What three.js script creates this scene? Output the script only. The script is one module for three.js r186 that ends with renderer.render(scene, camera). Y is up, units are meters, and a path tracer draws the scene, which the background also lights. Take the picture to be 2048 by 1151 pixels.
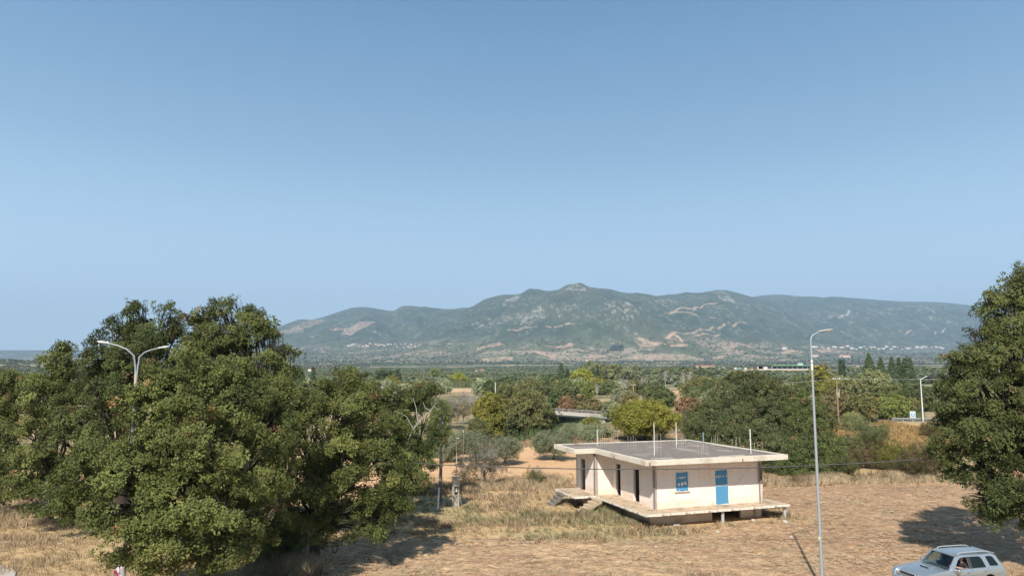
import * as THREE from 'three';
import { mergeGeometries, toCreasedNormals } from 'three/addons/utils/BufferGeometryUtils.js';
import { RoundedBoxGeometry } from 'three/addons/geometries/RoundedBoxGeometry.js';
import { MarchingCubes } from 'three/addons/objects/MarchingCubes.js';

// ------------------------------------------------------------------ camera, sky, sun, exposure
const scene = new THREE.Scene();
const camera = new THREE.PerspectiveCamera(44.15, 1024 / 575, 0.3, 60000);
camera.position.set(0, 9.6, 0);
camera.rotation.x = 6.61 * Math.PI / 180;
const renderer = new THREE.WebGLRenderer();
renderer.toneMapping = THREE.LinearToneMapping;
renderer.toneMappingExposure = 1.3;
renderer.shadowMap.enabled = true;

const SUN_ELEV = 43 * Math.PI / 180;
const sunDir = new THREE.Vector3(-0.268 * Math.cos(SUN_ELEV), Math.sin(SUN_ELEV), 0.963 * Math.cos(SUN_ELEV)).normalize();
{
  const W = 512, H = 256, data = new Float32Array(W * H * 4);
  // clear late-summer sky: linear colour against elevation in degrees
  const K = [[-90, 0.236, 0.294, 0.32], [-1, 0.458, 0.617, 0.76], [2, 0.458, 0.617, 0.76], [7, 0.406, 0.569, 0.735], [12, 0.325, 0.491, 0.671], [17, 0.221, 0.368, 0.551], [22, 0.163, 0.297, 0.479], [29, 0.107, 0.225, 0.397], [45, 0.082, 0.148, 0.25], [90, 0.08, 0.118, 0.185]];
  for (let j = 0; j < H; j++) for (let i = 0; i < W; i++) {
    const el = ((j + .5) / H - .5) * 180;
    let k = 0; while (k < K.length - 2 && K[k + 1][0] < el) k++;
    const f = Math.min(1, Math.max(0, (el - K[k][0]) / (K[k + 1][0] - K[k][0])));
    const az = ((i + .5) / W - .5) * 2 * Math.PI, e = el * Math.PI / 180;
    const c = Math.cos(e) * Math.cos(az) * sunDir.x + Math.sin(e) * sunDir.y + Math.cos(e) * Math.sin(az) * sunDir.z;
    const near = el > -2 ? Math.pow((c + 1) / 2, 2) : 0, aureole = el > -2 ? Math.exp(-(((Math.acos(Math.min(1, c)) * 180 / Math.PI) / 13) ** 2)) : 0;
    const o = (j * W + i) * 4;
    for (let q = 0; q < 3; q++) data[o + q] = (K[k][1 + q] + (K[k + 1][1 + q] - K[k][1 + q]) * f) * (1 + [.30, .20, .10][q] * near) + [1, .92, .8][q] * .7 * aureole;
    data[o + 3] = 1;
  }
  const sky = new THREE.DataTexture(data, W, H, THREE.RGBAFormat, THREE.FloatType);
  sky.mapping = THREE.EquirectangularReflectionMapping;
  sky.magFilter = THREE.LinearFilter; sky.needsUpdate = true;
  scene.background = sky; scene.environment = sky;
}
const sun = new THREE.DirectionalLight(new THREE.Color().setRGB(1, .93, .82), 5.0);
sun.position.copy(sunDir).multiplyScalar(200).add(new THREE.Vector3(0, 0, -50));
sun.target.position.set(0, 0, -50);
sun.castShadow = true; sun.shadow.mapSize.set(4096, 4096);
Object.assign(sun.shadow.camera, { left: -120, right: 120, top: 120, bottom: -120, near: 1, far: 600 });
scene.add(sun, sun.target);
scene.fog = new THREE.FogExp2(new THREE.Color().setRGB(.52, .74, 1), 8.6e-5);

// ------------------------------------------------------------------ helpers
const mul = (seed) => () => { seed = (seed + 0x6d2b79f5) | 0; let t = Math.imul(seed ^ (seed >>> 15), 1 | seed); t = (t + Math.imul(t ^ (t >>> 7), 61 | t)) ^ t; return ((t ^ (t >>> 14)) >>> 0) / 4294967296; };
const hash = (x, y, z = 0) => { let h = (Math.imul(x | 0, 374761393) + Math.imul(y | 0, 668265263) + Math.imul(z | 0, 974711341)) | 0; h = Math.imul(h ^ (h >>> 13), 1274126177); return ((h ^ (h >>> 16)) >>> 0) / 4294967296; };
const lerp = (a, b, f) => a + (b - a) * f, clamp = (x, a = 0, b = 1) => Math.min(b, Math.max(a, x));
const smooth = (a, b, x) => { const t = clamp((x - a) / (b - a)); return t * t * (3 - 2 * t); };
function vn(x, y) {
  const xi = Math.floor(x), yi = Math.floor(y); let u = x - xi, v = y - yi; u = u * u * (3 - 2 * u); v = v * v * (3 - 2 * v);
  const a = hash(xi, yi), b = hash(xi + 1, yi), c = hash(xi, yi + 1), d = hash(xi + 1, yi + 1);
  return a + (b - a) * u + (c - a) * v + (a - b - c + d) * u * v;
}
function fbm(x, y, o = 4) { let s = 0, a = .5, n = 0; for (let i = 0; i < o; i++) { s += a * vn(x + i * 17.3, y - i * 9.1); n += a; a *= .5; x *= 2.03; y *= 2.03; } return s / n; }
function vn3(x, y, z) { const zi = Math.floor(z), w = smooth(0, 1, z - zi); const l = (k) => vn(x + k * 31.7, y + k * 17.9); return lerp(l(zi), l(zi + 1), w); }
const RGB = (r, g, b) => new THREE.Color().setRGB(r, g, b);
const std = (r, g, b, rough = .9, extra = {}) => new THREE.MeshStandardMaterial({ color: RGB(r, g, b), roughness: rough, ...extra });

const taken = new Map();
function numbered(name) { const n = taken.get(name) ?? 0; taken.set(name, n + 1); return n ? name + '_' + String(n).padStart(3, '0') : name; }
function tag(o, label, category, group, kind) {
  if (label) o.userData.label = label; if (category) o.userData.category = category;
  if (group) o.userData.group = group; if (kind) o.userData.kind = kind; return o;
}
function thing(name, label, category, p = [0, 0, 0], turn = 0, group) {
  const g = new THREE.Group(); g.name = numbered(name); g.position.set(...p); g.rotation.y = turn; scene.add(g);
  return tag(g, label, category, group);
}
function part(name, geo, mat, parent, label) {
  const g = Array.isArray(geo) ? mergeGeometries(geo.map(plain)) : geo;
  const m = new THREE.Mesh(g, mat); m.name = parent === scene ? numbered(name) : name; m.castShadow = m.receiveShadow = true; parent.add(m);
  if (label) m.userData.label = label; return m;
}
function plain(g) { const q = g.index ? g.toNonIndexed() : g; for (const k of Object.keys(q.attributes)) if (!['position', 'normal', 'uv'].includes(k)) q.deleteAttribute(k);
  if (!q.attributes.uv) q.setAttribute('uv', new THREE.BufferAttribute(new Float32Array(q.attributes.position.count * 2), 2)); return q; }
const box = (w, h, d, x = 0, y = 0, z = 0) => new THREE.BoxGeometry(w, h, d).translate(x, y, z);
const rbox = (w, h, d, r, x = 0, y = 0, z = 0) => new RoundedBoxGeometry(w, h, d, 2, r).translate(x, y, z);
const cyl = (r0, r1, h, x = 0, y = 0, z = 0, s = 10) => new THREE.CylinderGeometry(r0, r1, h, s).translate(x, y, z);
function rod(a, b, r, s = 6, r2 = r) {
  const A = new THREE.Vector3(...a), B = new THREE.Vector3(...b), L = A.distanceTo(B);
  const g = new THREE.CylinderGeometry(r2, r, L, s);
  g.applyQuaternion(new THREE.Quaternion().setFromUnitVectors(new THREE.Vector3(0, 1, 0), B.clone().sub(A).normalize()));
  return g.translate((A.x + B.x) / 2, (A.y + B.y) / 2, (A.z + B.z) / 2);
}
// tapered limb through points, radii per point
function limb(P, R, s = 6) {
  const pos = [], idx = [], n = P.length, up = new THREE.Vector3(.31, .2, .93), t = new THREE.Vector3(), u = new THREE.Vector3(), v = new THREE.Vector3();
  for (let i = 0; i < n; i++) {
    t.subVectors(P[Math.min(n - 1, i + 1)], P[Math.max(0, i - 1)]).normalize(); u.crossVectors(t, up).normalize(); v.crossVectors(t, u);
    for (let k = 0; k < s; k++) { const a = k / s * 2 * Math.PI, c = Math.cos(a) * R[i], d = Math.sin(a) * R[i]; pos.push(P[i].x + u.x * c + v.x * d, P[i].y + u.y * c + v.y * d, P[i].z + u.z * c + v.z * d); }
  }
  for (let i = 0; i < n - 1; i++) for (let k = 0; k < s; k++) { const a = i * s + k, b = i * s + (k + 1) % s; idx.push(a, a + s, b, b, a + s, b + s); }
  const g = new THREE.BufferGeometry(); g.setAttribute('position', new THREE.Float32BufferAttribute(pos, 3)); g.setIndex(idx); g.computeVertexNormals(); return g;
}
function noiseTex(n, f, opts = {}) {   // tileable-looking grain, f(x, y) -> [r, g, b] 0..255
  const d = new Uint8Array(n * n * 4); for (let j = 0; j < n; j++) for (let i = 0; i < n; i++) { const c = f(i, j), o = (j * n + i) * 4; d[o] = c[0]; d[o + 1] = c[1]; d[o + 2] = c[2]; d[o + 3] = 255; }
  const t = new THREE.DataTexture(d, n, n); t.wrapS = t.wrapT = THREE.RepeatWrapping; t.magFilter = THREE.LinearFilter; t.needsUpdate = true; if (opts.srgb !== false) t.colorSpace = THREE.SRGBColorSpace; return t;
}

// ------------------------------------------------------------------ the lie of the land
const tab = (T, x) => { let k = 0; while (k < T.length - 2 && T[k + 1][0] < x) k++; const f = clamp((x - T[k][0]) / (T[k + 1][0] - T[k][0])); return lerp(T[k][1], T[k + 1][1], f); };
const tabS = (T, x) => { let k = 0; while (k < T.length - 2 && T[k + 1][0] < x) k++; const f = clamp((x - T[k][0]) / (T[k + 1][0] - T[k][0])); 
  const m = (i) => { const a = T[Math.max(0, i - 1)], b = T[Math.min(T.length - 1, i + 1)]; return (b[1] - a[1]) / (b[0] - a[0]); };
  const h = T[k + 1][0] - T[k][0], f2 = f * f, f3 = f2 * f; return (2 * f3 - 3 * f2 + 1) * T[k][1] + (f3 - 2 * f2 + f) * h * m(k) + (-2 * f3 + 3 * f2) * T[k + 1][1] + (f3 - f2) * h * m(k + 1); };
const GULLY = [[-14, -88], [-6, -104], [3, -124], [12, -149], [22, -185], [30, -230]];
function gullyDist(x, z) { let m = 1e9; for (let i = 0; i < GULLY.length - 1; i++) { const [ax, az] = GULLY[i], [bx, bz] = GULLY[i + 1], dx = bx - ax, dz = bz - az, t = clamp(((x - ax) * dx + (z - az) * dz) / (dx * dx + dz * dz)); m = Math.min(m, Math.hypot(x - ax - dx * t, z - az - dz * t)); } return m; }
function nearH(x, z) {
  let h = (fbm(x / 22, z / 22, 3) - .5) * .5 * smooth(60, 110, -z);
  h += (fbm(x / 60 + 9, z / 60, 3) - .5) * 1.6 * smooth(120, 260, -z);
  h += 1.1 * Math.exp(-(((x - 62) / 26) ** 2) - (((z + 118) / 14) ** 2));
  if (z < -70 && z > -260) { const g = gullyDist(x, z); if (g < 16) h -= 3.4 * (1 - smooth(2, 11, g)) * smooth(70, 95, -z) * (1 - smooth(200, 235, -z)); }
  return h;
}
// distance against height of the valley floor rising to the foot of the hills
const PLAIN = [[0, 0], [380, 0], [700, 1.4], [1200, 4.2], [2000, 14], [3000, 37], [4000, 72], [5200, 128], [6500, 170], [20000, 200]];
// ridges: distance of crest, distance of foot, skyline as (sideways slope, upward slope) seen from the field
const RIDGES = [
  { D: 2100, F: 900, s: 67, P: [[-1.1359,-0.00139],[-0.9267,0.00487],[-0.7875,0.01322],[-0.7386,0.01462],[-0.7036,0.01531],[-0.6754,0.01322],[-0.6404,0.01392],[-0.6121,0.01044],[-0.5842,0.01113],[-0.5489,0.00695],[-0.5136,0.00209],[-0.4783,-0.00417]] },
  { D: 8000, F: 4300, s: 11, P: [[-1.0663,0.00139],[-0.7873,0.01113],[-0.7175,0.01392],[-0.6754,0.01322],[-0.6333,0.01183],[-0.5911,0.01044],[-0.5492,0.01113],[-0.5075,0.01671],[-0.4518,0.02509],[-0.4101,0.03348],[-0.3754,0.04260],[-0.3546,0.05032],[-0.3373,0.05806],[-0.3269,0.06159],[-0.3047,0.07005],[-0.2948,0.07147],[-0.2835,0.07076],[-0.2639,0.07571],[-0.2430,0.08278],[-0.2254,0.08775],[-0.2042,0.08845],[-0.1865,0.08562],[-0.1688,0.08349],[-0.1583,0.08704],[-0.1442,0.08845],[-0.1230,0.08775],[-0.1017,0.08491],[-0.0699,0.08349],[-0.0311,0.07854],[0.0254,0.07005],[0.1236,0.03489],[0.2631,0.00348]] },
  { D: 6300, F: 3500, s: 23, P: [[-0.2686,-0.00139],[-0.1851,0.01950],[-0.1573,0.03208],[-0.1225,0.05384],[-0.0980,0.07005],[-0.0735,0.08278],[-0.0558,0.08987],[-0.0382,0.09839],[-0.0170,0.10409],[0.0113,0.10765],[0.0255,0.11335],[0.0361,0.11406],[0.0468,0.11192],[0.0645,0.11263],[0.0752,0.11763],[0.0858,0.12049],[0.1000,0.11906],[0.1177,0.11620],[0.1389,0.11406],[0.1636,0.10836],[0.1884,0.10765],[0.2131,0.10266],[0.2660,0.09626],[0.2942,0.09342],[0.3361,0.08066],[0.3778,0.06652],[0.4403,0.04751],[0.4888,0.03348],[0.5439,0.01741],[0.6130,0.00348]] },
  { D: 7200, F: 4500, s: 37, P: [[0.0883,0.01392],[0.1523,0.07005],[0.1953,0.09839],[0.2131,0.10195],[0.2308,0.10480],[0.2521,0.10693],[0.2805,0.10978],[0.2998,0.11263],[0.3195,0.10907],[0.3370,0.10409],[0.3649,0.09413],[0.4066,0.07854],[0.4618,0.05454],[0.5167,0.03138],[0.5785,0.01044]] },
  { D: 9300, F: 6000, s: 51, P: [[0.1937,0.02789],[0.2652,0.07005],[0.3298,0.09982],[0.3455,0.10409],[0.3654,0.10622],[0.3867,0.10622],[0.4078,0.10337],[0.4394,0.09982],[0.4587,0.10266],[0.4785,0.10195],[0.5489,0.09697],[0.6054,0.09555],[0.6616,0.08987],[0.7232,0.08278],[0.8293,0.07005],[1.0367,0.03489]] },
];
function farH(x, z) {
  const d = -z, t = x / d;
  const base = tab(PLAIN, d) * lerp(.25, 1, smooth(-.62, -.34, t)) + (fbm(x / 260, z / 260, 3) - .5) * 9 * smooth(500, 1600, d) + 8.5 * smooth(480, 860, d) * smooth(.08, .26, t) * (1 - smooth(900, 2300, d));
  let h = base;
  for (const r of RIDGES) {
    let s = (d - r.F) / (r.D - r.F); if (s <= -.3) continue;
    const hc = 9.6 + tabS(r.P, t) * r.D; if (hc < base) continue;
    const wob = (fbm(x / 800 + r.s, z / 2400 + r.s, 4) - .5) * 1.5 + (fbm(x / 230 + r.s, z / 800, 3) - .5) * .5;
    s = clamp(s, 0, 2); let p;
    if (s < 1) { const q = clamp(s + wob * s * (1 - s) * 1.9); p = .62 * q + .38 * q * q * (3 - 2 * q); } else p = 1 - .8 * (s - 1);
    h = Math.max(h, base * (1 - p) + hc * p - (s > 0 && s < 1 ? (fbm(x / 90, z / 160, 3) - .35) * 24 * s * (1 - s) * 2 : 0));
  }
  return h;
}
const landH = (x, z) => z > -380 ? nearH(x, z) : lerp(nearH(x, -380), 0, smooth(380, 480, -z)) + farH(x, z);

// ------------------------------------------------------------------ ground: kinds of cover by place (0..1 weights)
const ell = (x, z, cx, cz, rx, rz) => Math.hypot((x - cx) / rx, (z - cz) / rz);
function cover(x, z) {
  const n = fbm(x / 7, z / 7, 3), n2 = fbm(x / 2.3 + 40, z / 2.3, 3);
  // ploughed soil: the open field before and right of the house
  const edgeNear = smooth(-33.2, -34.6, z + (n - .5) * 2.4);                     // straw verge along the road
  const yard = smooth(-43.2, -40.6, z + (n - .5) * 3 + smooth(6, 18, x) * 5.0) ; // grass about the house begins
  let soil = edgeNear * Math.max(yard, smooth(17.2, 19.4, x + (n - .5) * 3 - (z + 50) * .1)) * smooth(-14, -9, x + (n - .5) * 5);
  soil *= 1 - smooth(-61, -63.5, z + (n - .5) * 2);
  // stubble behind, to the left of the house
  const stub = smooth(-58.5, -60.5, z + (n - .5) * 1.5) * (1 - smooth(9, 14, x)) * smooth(-24, -16, x);
  const green = smooth(.52, .72, fbm(x / 5 + 70, z / 4, 3)) * smooth(-38, -43, z) * (1 - smooth(9, 13, x)) * smooth(-9, -5, x) * (1 - stub);
  return { soil, stub, green, n, n2 };
}
function coverColour(x, z, out) {
  const c = cover(x, z);
  const st = vn(x * 9, z * 9) * .5 + vn(x * 21, z * 21) * .5, row = vn(x * .7 + 5, z * 4.2);
  const fine = hash(Math.floor(x * 17), Math.floor(z * 17)) * .34 + vn(x * 8 + 3, z * 11) * .36 + vn(x * 3.1, z * 4.7 + 9) * .30;
  // dry straw
  let r = .36, g = .262, b = .138, v = (.80 + .3 * st + .3 * (c.n - .5)) * (.55 + .95 * fine);
  r *= v; g *= v; b *= v;
  const bare = smooth(.54, .68, c.n2) * .55, bf = .5 + 1.0 * fine; r = lerp(r, .27 * bf, bare); g = lerp(g, .178 * bf, bare); b = lerp(b, .108 * bf, bare);
  if (c.soil > 0) {
    const strand = vn(x * 4 + 31, z * 15) * .6 + vn(x * 13, z * 19 + 5) * .4;
    const straw = clamp(smooth(.42, .66, strand * .6 + row * .2 + c.n * .24) * (.62 + .38 * smooth(22, 6, x))), k = .5 + 1.0 * fine;
    const sr = lerp(.225 * k, .43 * (.7 + .5 * fine), straw), sg = lerp(.137 * k, .308 * (.7 + .5 * fine), straw), sb = lerp(.083 * k, .182 * (.7 + .5 * fine), straw);
    r = lerp(r, sr, c.soil); g = lerp(g, sg, c.soil); b = lerp(b, sb, c.soil);
  }
  if (c.stub > 0) { const k = (.86 + .2 * st + .18 * row) * (.68 + .64 * fine); r = lerp(r, .42 * k, c.stub); g = lerp(g, .268 * k, c.stub); b = lerp(b, .15 * k, c.stub); }
  if (c.green > 0) { const k = c.green * .55 * (.4 + .6 * st); r = lerp(r, .2, k); g = lerp(g, .2, k); b = lerp(b, .1, k); }
  out[0] = r * 1.32; out[1] = g * 1.28; out[2] = b * 1.23; return c;
}
const NX0 = -64, NX1 = 64, NZ0 = -21, NZ1 = -88;
{
  const W = 2048, H = 1072, d = new Uint8Array(W * H * 4), c = [0, 0, 0], bump = new Uint8Array(W * H * 4);
  const enc = (v) => 255 * (v <= .0031308 ? 12.92 * v : 1.055 * Math.pow(v, 1 / 2.4) - .055);
  for (let j = 0; j < H; j++) for (let i = 0; i < W; i++) {
    const x = lerp(NX0, NX1, (i + .5) / W), z = lerp(NZ0, NZ1, (j + .5) / H), o = (j * W + i) * 4;
    const k = coverColour(x, z, c);
    d[o] = enc(c[0]); d[o + 1] = enc(c[1]); d[o + 2] = enc(c[2]); d[o + 3] = 255;
    const h = 255 * (vn(x * 6, z * 6) * .45 + vn(x * 13, z * 13) * .35 + hash(i, j) * .2) * (.5 + .5 * k.soil); bump[o] = bump[o + 1] = bump[o + 2] = h; bump[o + 3] = 255;
  }
  const map = new THREE.DataTexture(d, W, H); map.colorSpace = THREE.SRGBColorSpace; map.magFilter = THREE.LinearFilter; map.needsUpdate = true;
  const bm = new THREE.DataTexture(bump, W, H); bm.magFilter = THREE.LinearFilter; bm.needsUpdate = true;
  const mat = new THREE.MeshStandardMaterial({ map, bumpMap: bm, bumpScale: .09, roughness: 1 });
  const nx = 430, nz = 225, g = new THREE.PlaneGeometry(NX1 - NX0, NZ0 - NZ1, nx, nz).rotateX(-Math.PI / 2).translate((NX0 + NX1) / 2, 0, (NZ0 + NZ1) / 2), p = g.attributes.position;
  for (let i = 0; i < p.count; i++) { const x = p.getX(i), z = p.getZ(i), k = cover(x, z); p.setY(i, nearH(x, z) + (fbm(x / 1.1, z / .9, 3) - .5) * (.10 + .16 * k.soil) + (vn(x * 2.1, z * 3.3) - .5) * .10 * k.soil); }
  g.computeVertexNormals();
  tag(part('field', g, mat, scene), 'dry ploughed field and straw yard around the white house', null, null, 'structure');
}
const vmat = new THREE.MeshStandardMaterial({ vertexColors: true, roughness: 1 });
const GOLD = [56.994, -103.0, 16, 17];
{ // the valley floor from the field to the first groves
  const g = new THREE.PlaneGeometry(660, 440, 264, 220).rotateX(-Math.PI / 2).translate(0, 0, -180), p = g.attributes.position, col = new Float32Array(p.count * 3);
  for (let i = 0; i < p.count; i++) {
    const x = p.getX(i), z = p.getZ(i), inside = x > NX0 + 1 && x < NX1 - 1 && z < NZ0 - .5 && z > NZ1 + 1;
    p.setY(i, nearH(x, z) - (inside ? .6 : 0));
    const n = fbm(x / 18, z / 18, 4), f = fbm(x / 45 + 30, z / 30, 3), k = .75 + .5 * hash(i, 7);
    let c = [.30, .215, .12];
    const weed = smooth(.42, .62, n); c = [lerp(c[0], .15, weed), lerp(c[1], .135, weed), lerp(c[2], .06, weed)];
    const tan = Math.max(1 - smooth(.75, 1.1, ell(x, z, -22.725, -365.0, 26, 46)), 1 - smooth(.75, 1.1, ell(x, z, 71.102, -330.0, 22, 26)), .8 * (1 - smooth(.7, 1.1, ell(x, z, 167.6, -290.0, 45, 18))), .8 * (1 - smooth(.7, 1.1, ell(x, z, 1.385, -330.0, 30, 16))));
    c = [lerp(c[0], .46, tan), lerp(c[1], .30, tan), lerp(c[2], .175, tan)];
    const gold = 1 - smooth(.8, 1.1, ell(x, z, ...GOLD)); c = [lerp(c[0], .40, gold), lerp(c[1], .265, gold), lerp(c[2], .10, gold)];
    if (z > -110 && z < -84 && x < 14 && x > -24) c = [.40, .26, .145];
    const gd = gullyDist(x, z), ga = (1 - smooth(5, 12, gd)) * smooth(-235, -200, z); c = [lerp(c[0], .07, ga), lerp(c[1], .095, ga), lerp(c[2], .035, ga)];
    for (let q = 0; q < 3; q++) col[i * 3 + q] = c[q] * k * 1.25;
  }
  g.setAttribute('color', new THREE.BufferAttribute(col, 3)); g.computeVertexNormals();
  tag(part('ground', g, vmat, scene), 'flat valley floor of dry grass and weeds', null, null, 'structure');
}
// hill features: [polyline or outline of places on the slopes, half width or 0 for an outline, colour, softness in metres]
const TANC = [.50, .335, .235], PINK = [.44, .31, .235], PALE = [.47, .42, .37];
const FEATS = [
  [[1052.7, -4872, 1151.4, -5001, 1297.1, -5157, 1516.6, -5631, 1599.2, -5529], 17, TANC],
  [[1132.3, -4995, 1201.2, -4917, 1269.2, -4980, 1312.7, -5013], 15, TANC], [[1419.3, -5106, 1537, -5175], 6, TANC],
  [[897.1, -3972, 958.4, -4053, 1126.2, -4254, 1433.7, -4893, 1584.1, -5040, 1697.6, -5124], 11, TANC],
  [[858.2, -3924, 897.1, -3972, 923.3, -3942, 929.5, -3867], 19, TANC],
  [[-43.5, -4410, 66.1, -4467, 156.7, -4362], 8, TANC], [[213.9, -4338, 316.2, -4233, 398.8, -4221], 10, TANC],
  [[3322.1, -7200, 3476.6, -7341, 3832, -7854], 14, PALE], [[4844.7, -8250, 4678.1, -7638], 12, PALE], [[4028.8, -6768, 4308.8, -7065], 12, PALE],
  [[3670.7, -6720, 3981, -7086], 16, TANC], [[1075.8, -4122, 1181, -4239, 1302.3, -4449], 12, TANC], [[850.2, -3807, 933.9, -3810], 18, TANC],
  [[680.5, -3966, 757.1, -3903, 843.7, -3837, 816.2, -3798, 668.4, -3792], 0, TANC],
  [[-1642.6, -6321, -1416.1, -6204, -1277.1, -6267, -1200.1, -6258, -1185.7, -5925, -1285.8, -5910, -1341.5, -5832, -1404.1, -5802, -1457.8, -6162], 0, PINK],
  [[-2224.5, -6597, -2047.9, -6699, -2024.1, -7473, -1866.4, -7077, -1952.6, -6696, -2094.1, -6414], 0, [.33, .25, .17]],
  [[621.4, -3603, 788.8, -3675, 968.3, -3561, 921.1, -3543, 685.9, -3546], 0, PINK],
  [[1012.9, -3603, 1109, -3669, 1063.2, -3561, 1004.8, -3549], 0, TANC],
  [[1844.1, -4425, 2028.9, -4692, 2108.9, -4665, 1980, -4473], 0, TANC], [[1153.2, -3855, 1508.7, -4512, 1400.2, -4146, 1150.8, -3804], 0, PINK],
  [[609, -2958, 812.5, -3504, 710.8, -3066, 568.4, -2724], 0, [.5, .33, .18]], [[1566.2, -4164, 1704.8, -4203, 1662.8, -4059, 1570.2, -4026], 0, TANC],
  [[194.6, -3903, 290, -3894, 342, -3864, 285.8, -3840, 206.5, -3870], 0, TANC], [[96, -3801, 172.2, -3720, 249.9, -3711, 203, -3576, 168, -3630], 0, TANC],
  [[357.6, -3618, 462.3, -3642, 467.8, -3588, 389.7, -3564], 0, TANC], [[621.4, -3603, 665, -3633, 673.5, -3585, 616.7, -3507], 0, TANC],
  [[-160.9, -3588, -10.2, -3636, -10, -3552, -141.9, -3432], 0, TANC], [[-215.7, -4152, -68.9, -4086, -39.4, -4008, -182.6, -4065], 0, TANC],
  [[-391.5, -1782, -463, -2235, -422.7, -2142, -307.5, -1548, -320.3, -1482], 0, TANC], [[-217.6, -1389, -230.9, -1701, -184.4, -1473, -175.6, -1329], 0, TANC],
  [[-1506.6, -5313, -1271.5, -4977, -1151.8, -4914, -1355.5, -5028], 0, [.36, .28, .2]], [[-773.9, -2670, -751.7, -2949, -647.5, -2769, -621.5, -2439], 0, TANC],
  [[196.9, -720, 319.7, -960, 399.4, -912, 290, -720], 0, [.46, .31, .19]],
].map(([flat, w, c]) => { const P = []; for (let i = 0; i < flat.length; i += 2) P.push([flat[i], flat[i + 1]]); const xs = P.map((p) => p[0]), zs = P.map((p) => p[1]), m = 90; return { P, w, c, x0: Math.min(...xs) - m, x1: Math.max(...xs) + m, z0: Math.min(...zs) - m - 100, z1: Math.max(...zs) + m + 100 }; });
const ROCKS = [[3.9, -5472, 75, 120, .9], [-53.6, -5415, 60, 90, .5], [102.6, -4692, 170, 120, .62], [-46.7, -4734, 140, 110, .5], [-206.8, -4971, 120, 130, .4], [459.7, -5358, 170, 120, .45], [550.5, -5319, 150, 110, .4], [1965.6, -6591, 130, 200, .45], [1911.7, -6267, 140, 200, .4], [1181.3, -5286, 190, 150, .35], [383.4, -4677, 150, 110, .4], [2347.6, -6567, 200, 200, .35], [3253.5, -7365, 260, 160, .4], [-2019.2, -6609, 120, 130, .4], [4680.1, -8217, 300, 200, .35], [681.8, -4467, 200, 160, .3]];
function featAt(x, z, fz, out) {
  const wx = x + (vn(x / 40, z / 60) - .5) * 34 + (vn(x / 11, z / 16) - .5) * 14, wz = z + (vn(x / 40 + 50, z / 60) - .5) * 60;
  let best = 0; out[3] = 0;
  for (const f of FEATS) {
    if (x < f.x0 || x > f.x1 || z < f.z0 || z > f.z1) continue;
    let a = 0; const P = f.P;
    if (f.w) { for (let i = 0; i < P.length - 1; i++) { const dx = P[i + 1][0] - P[i][0], dz = P[i + 1][1] - P[i][1], sx = x + (vn(x / 30, z / 30) - .5) * 12, sz = z + (vn(x / 30, z / 30 + 9) - .5) * 20, t = clamp(((sx - P[i][0]) * dx + (sz - P[i][1]) * dz) / (dx * dx + dz * dz)); a = Math.max(a, 1 - smooth(f.w * .28, f.w * .68, Math.hypot(sx - P[i][0] - dx * t, (sz - P[i][1] - dz * t) * .6))); } }
    else { let ins = false; for (let i = 0, j = P.length - 1; i < P.length; j = i++) if ((P[i][1] > wz) !== (P[j][1] > wz) && wx < (P[j][0] - P[i][0]) * (wz - P[i][1]) / (P[j][1] - P[i][1]) + P[i][0]) ins = !ins; a = ins ? 1 : 0; }
    if (a > best) { best = a; out[3] = f.w; out[0] = f.c[0]; out[1] = f.c[1]; out[2] = f.c[2]; }
  }
  return best;
}
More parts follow.
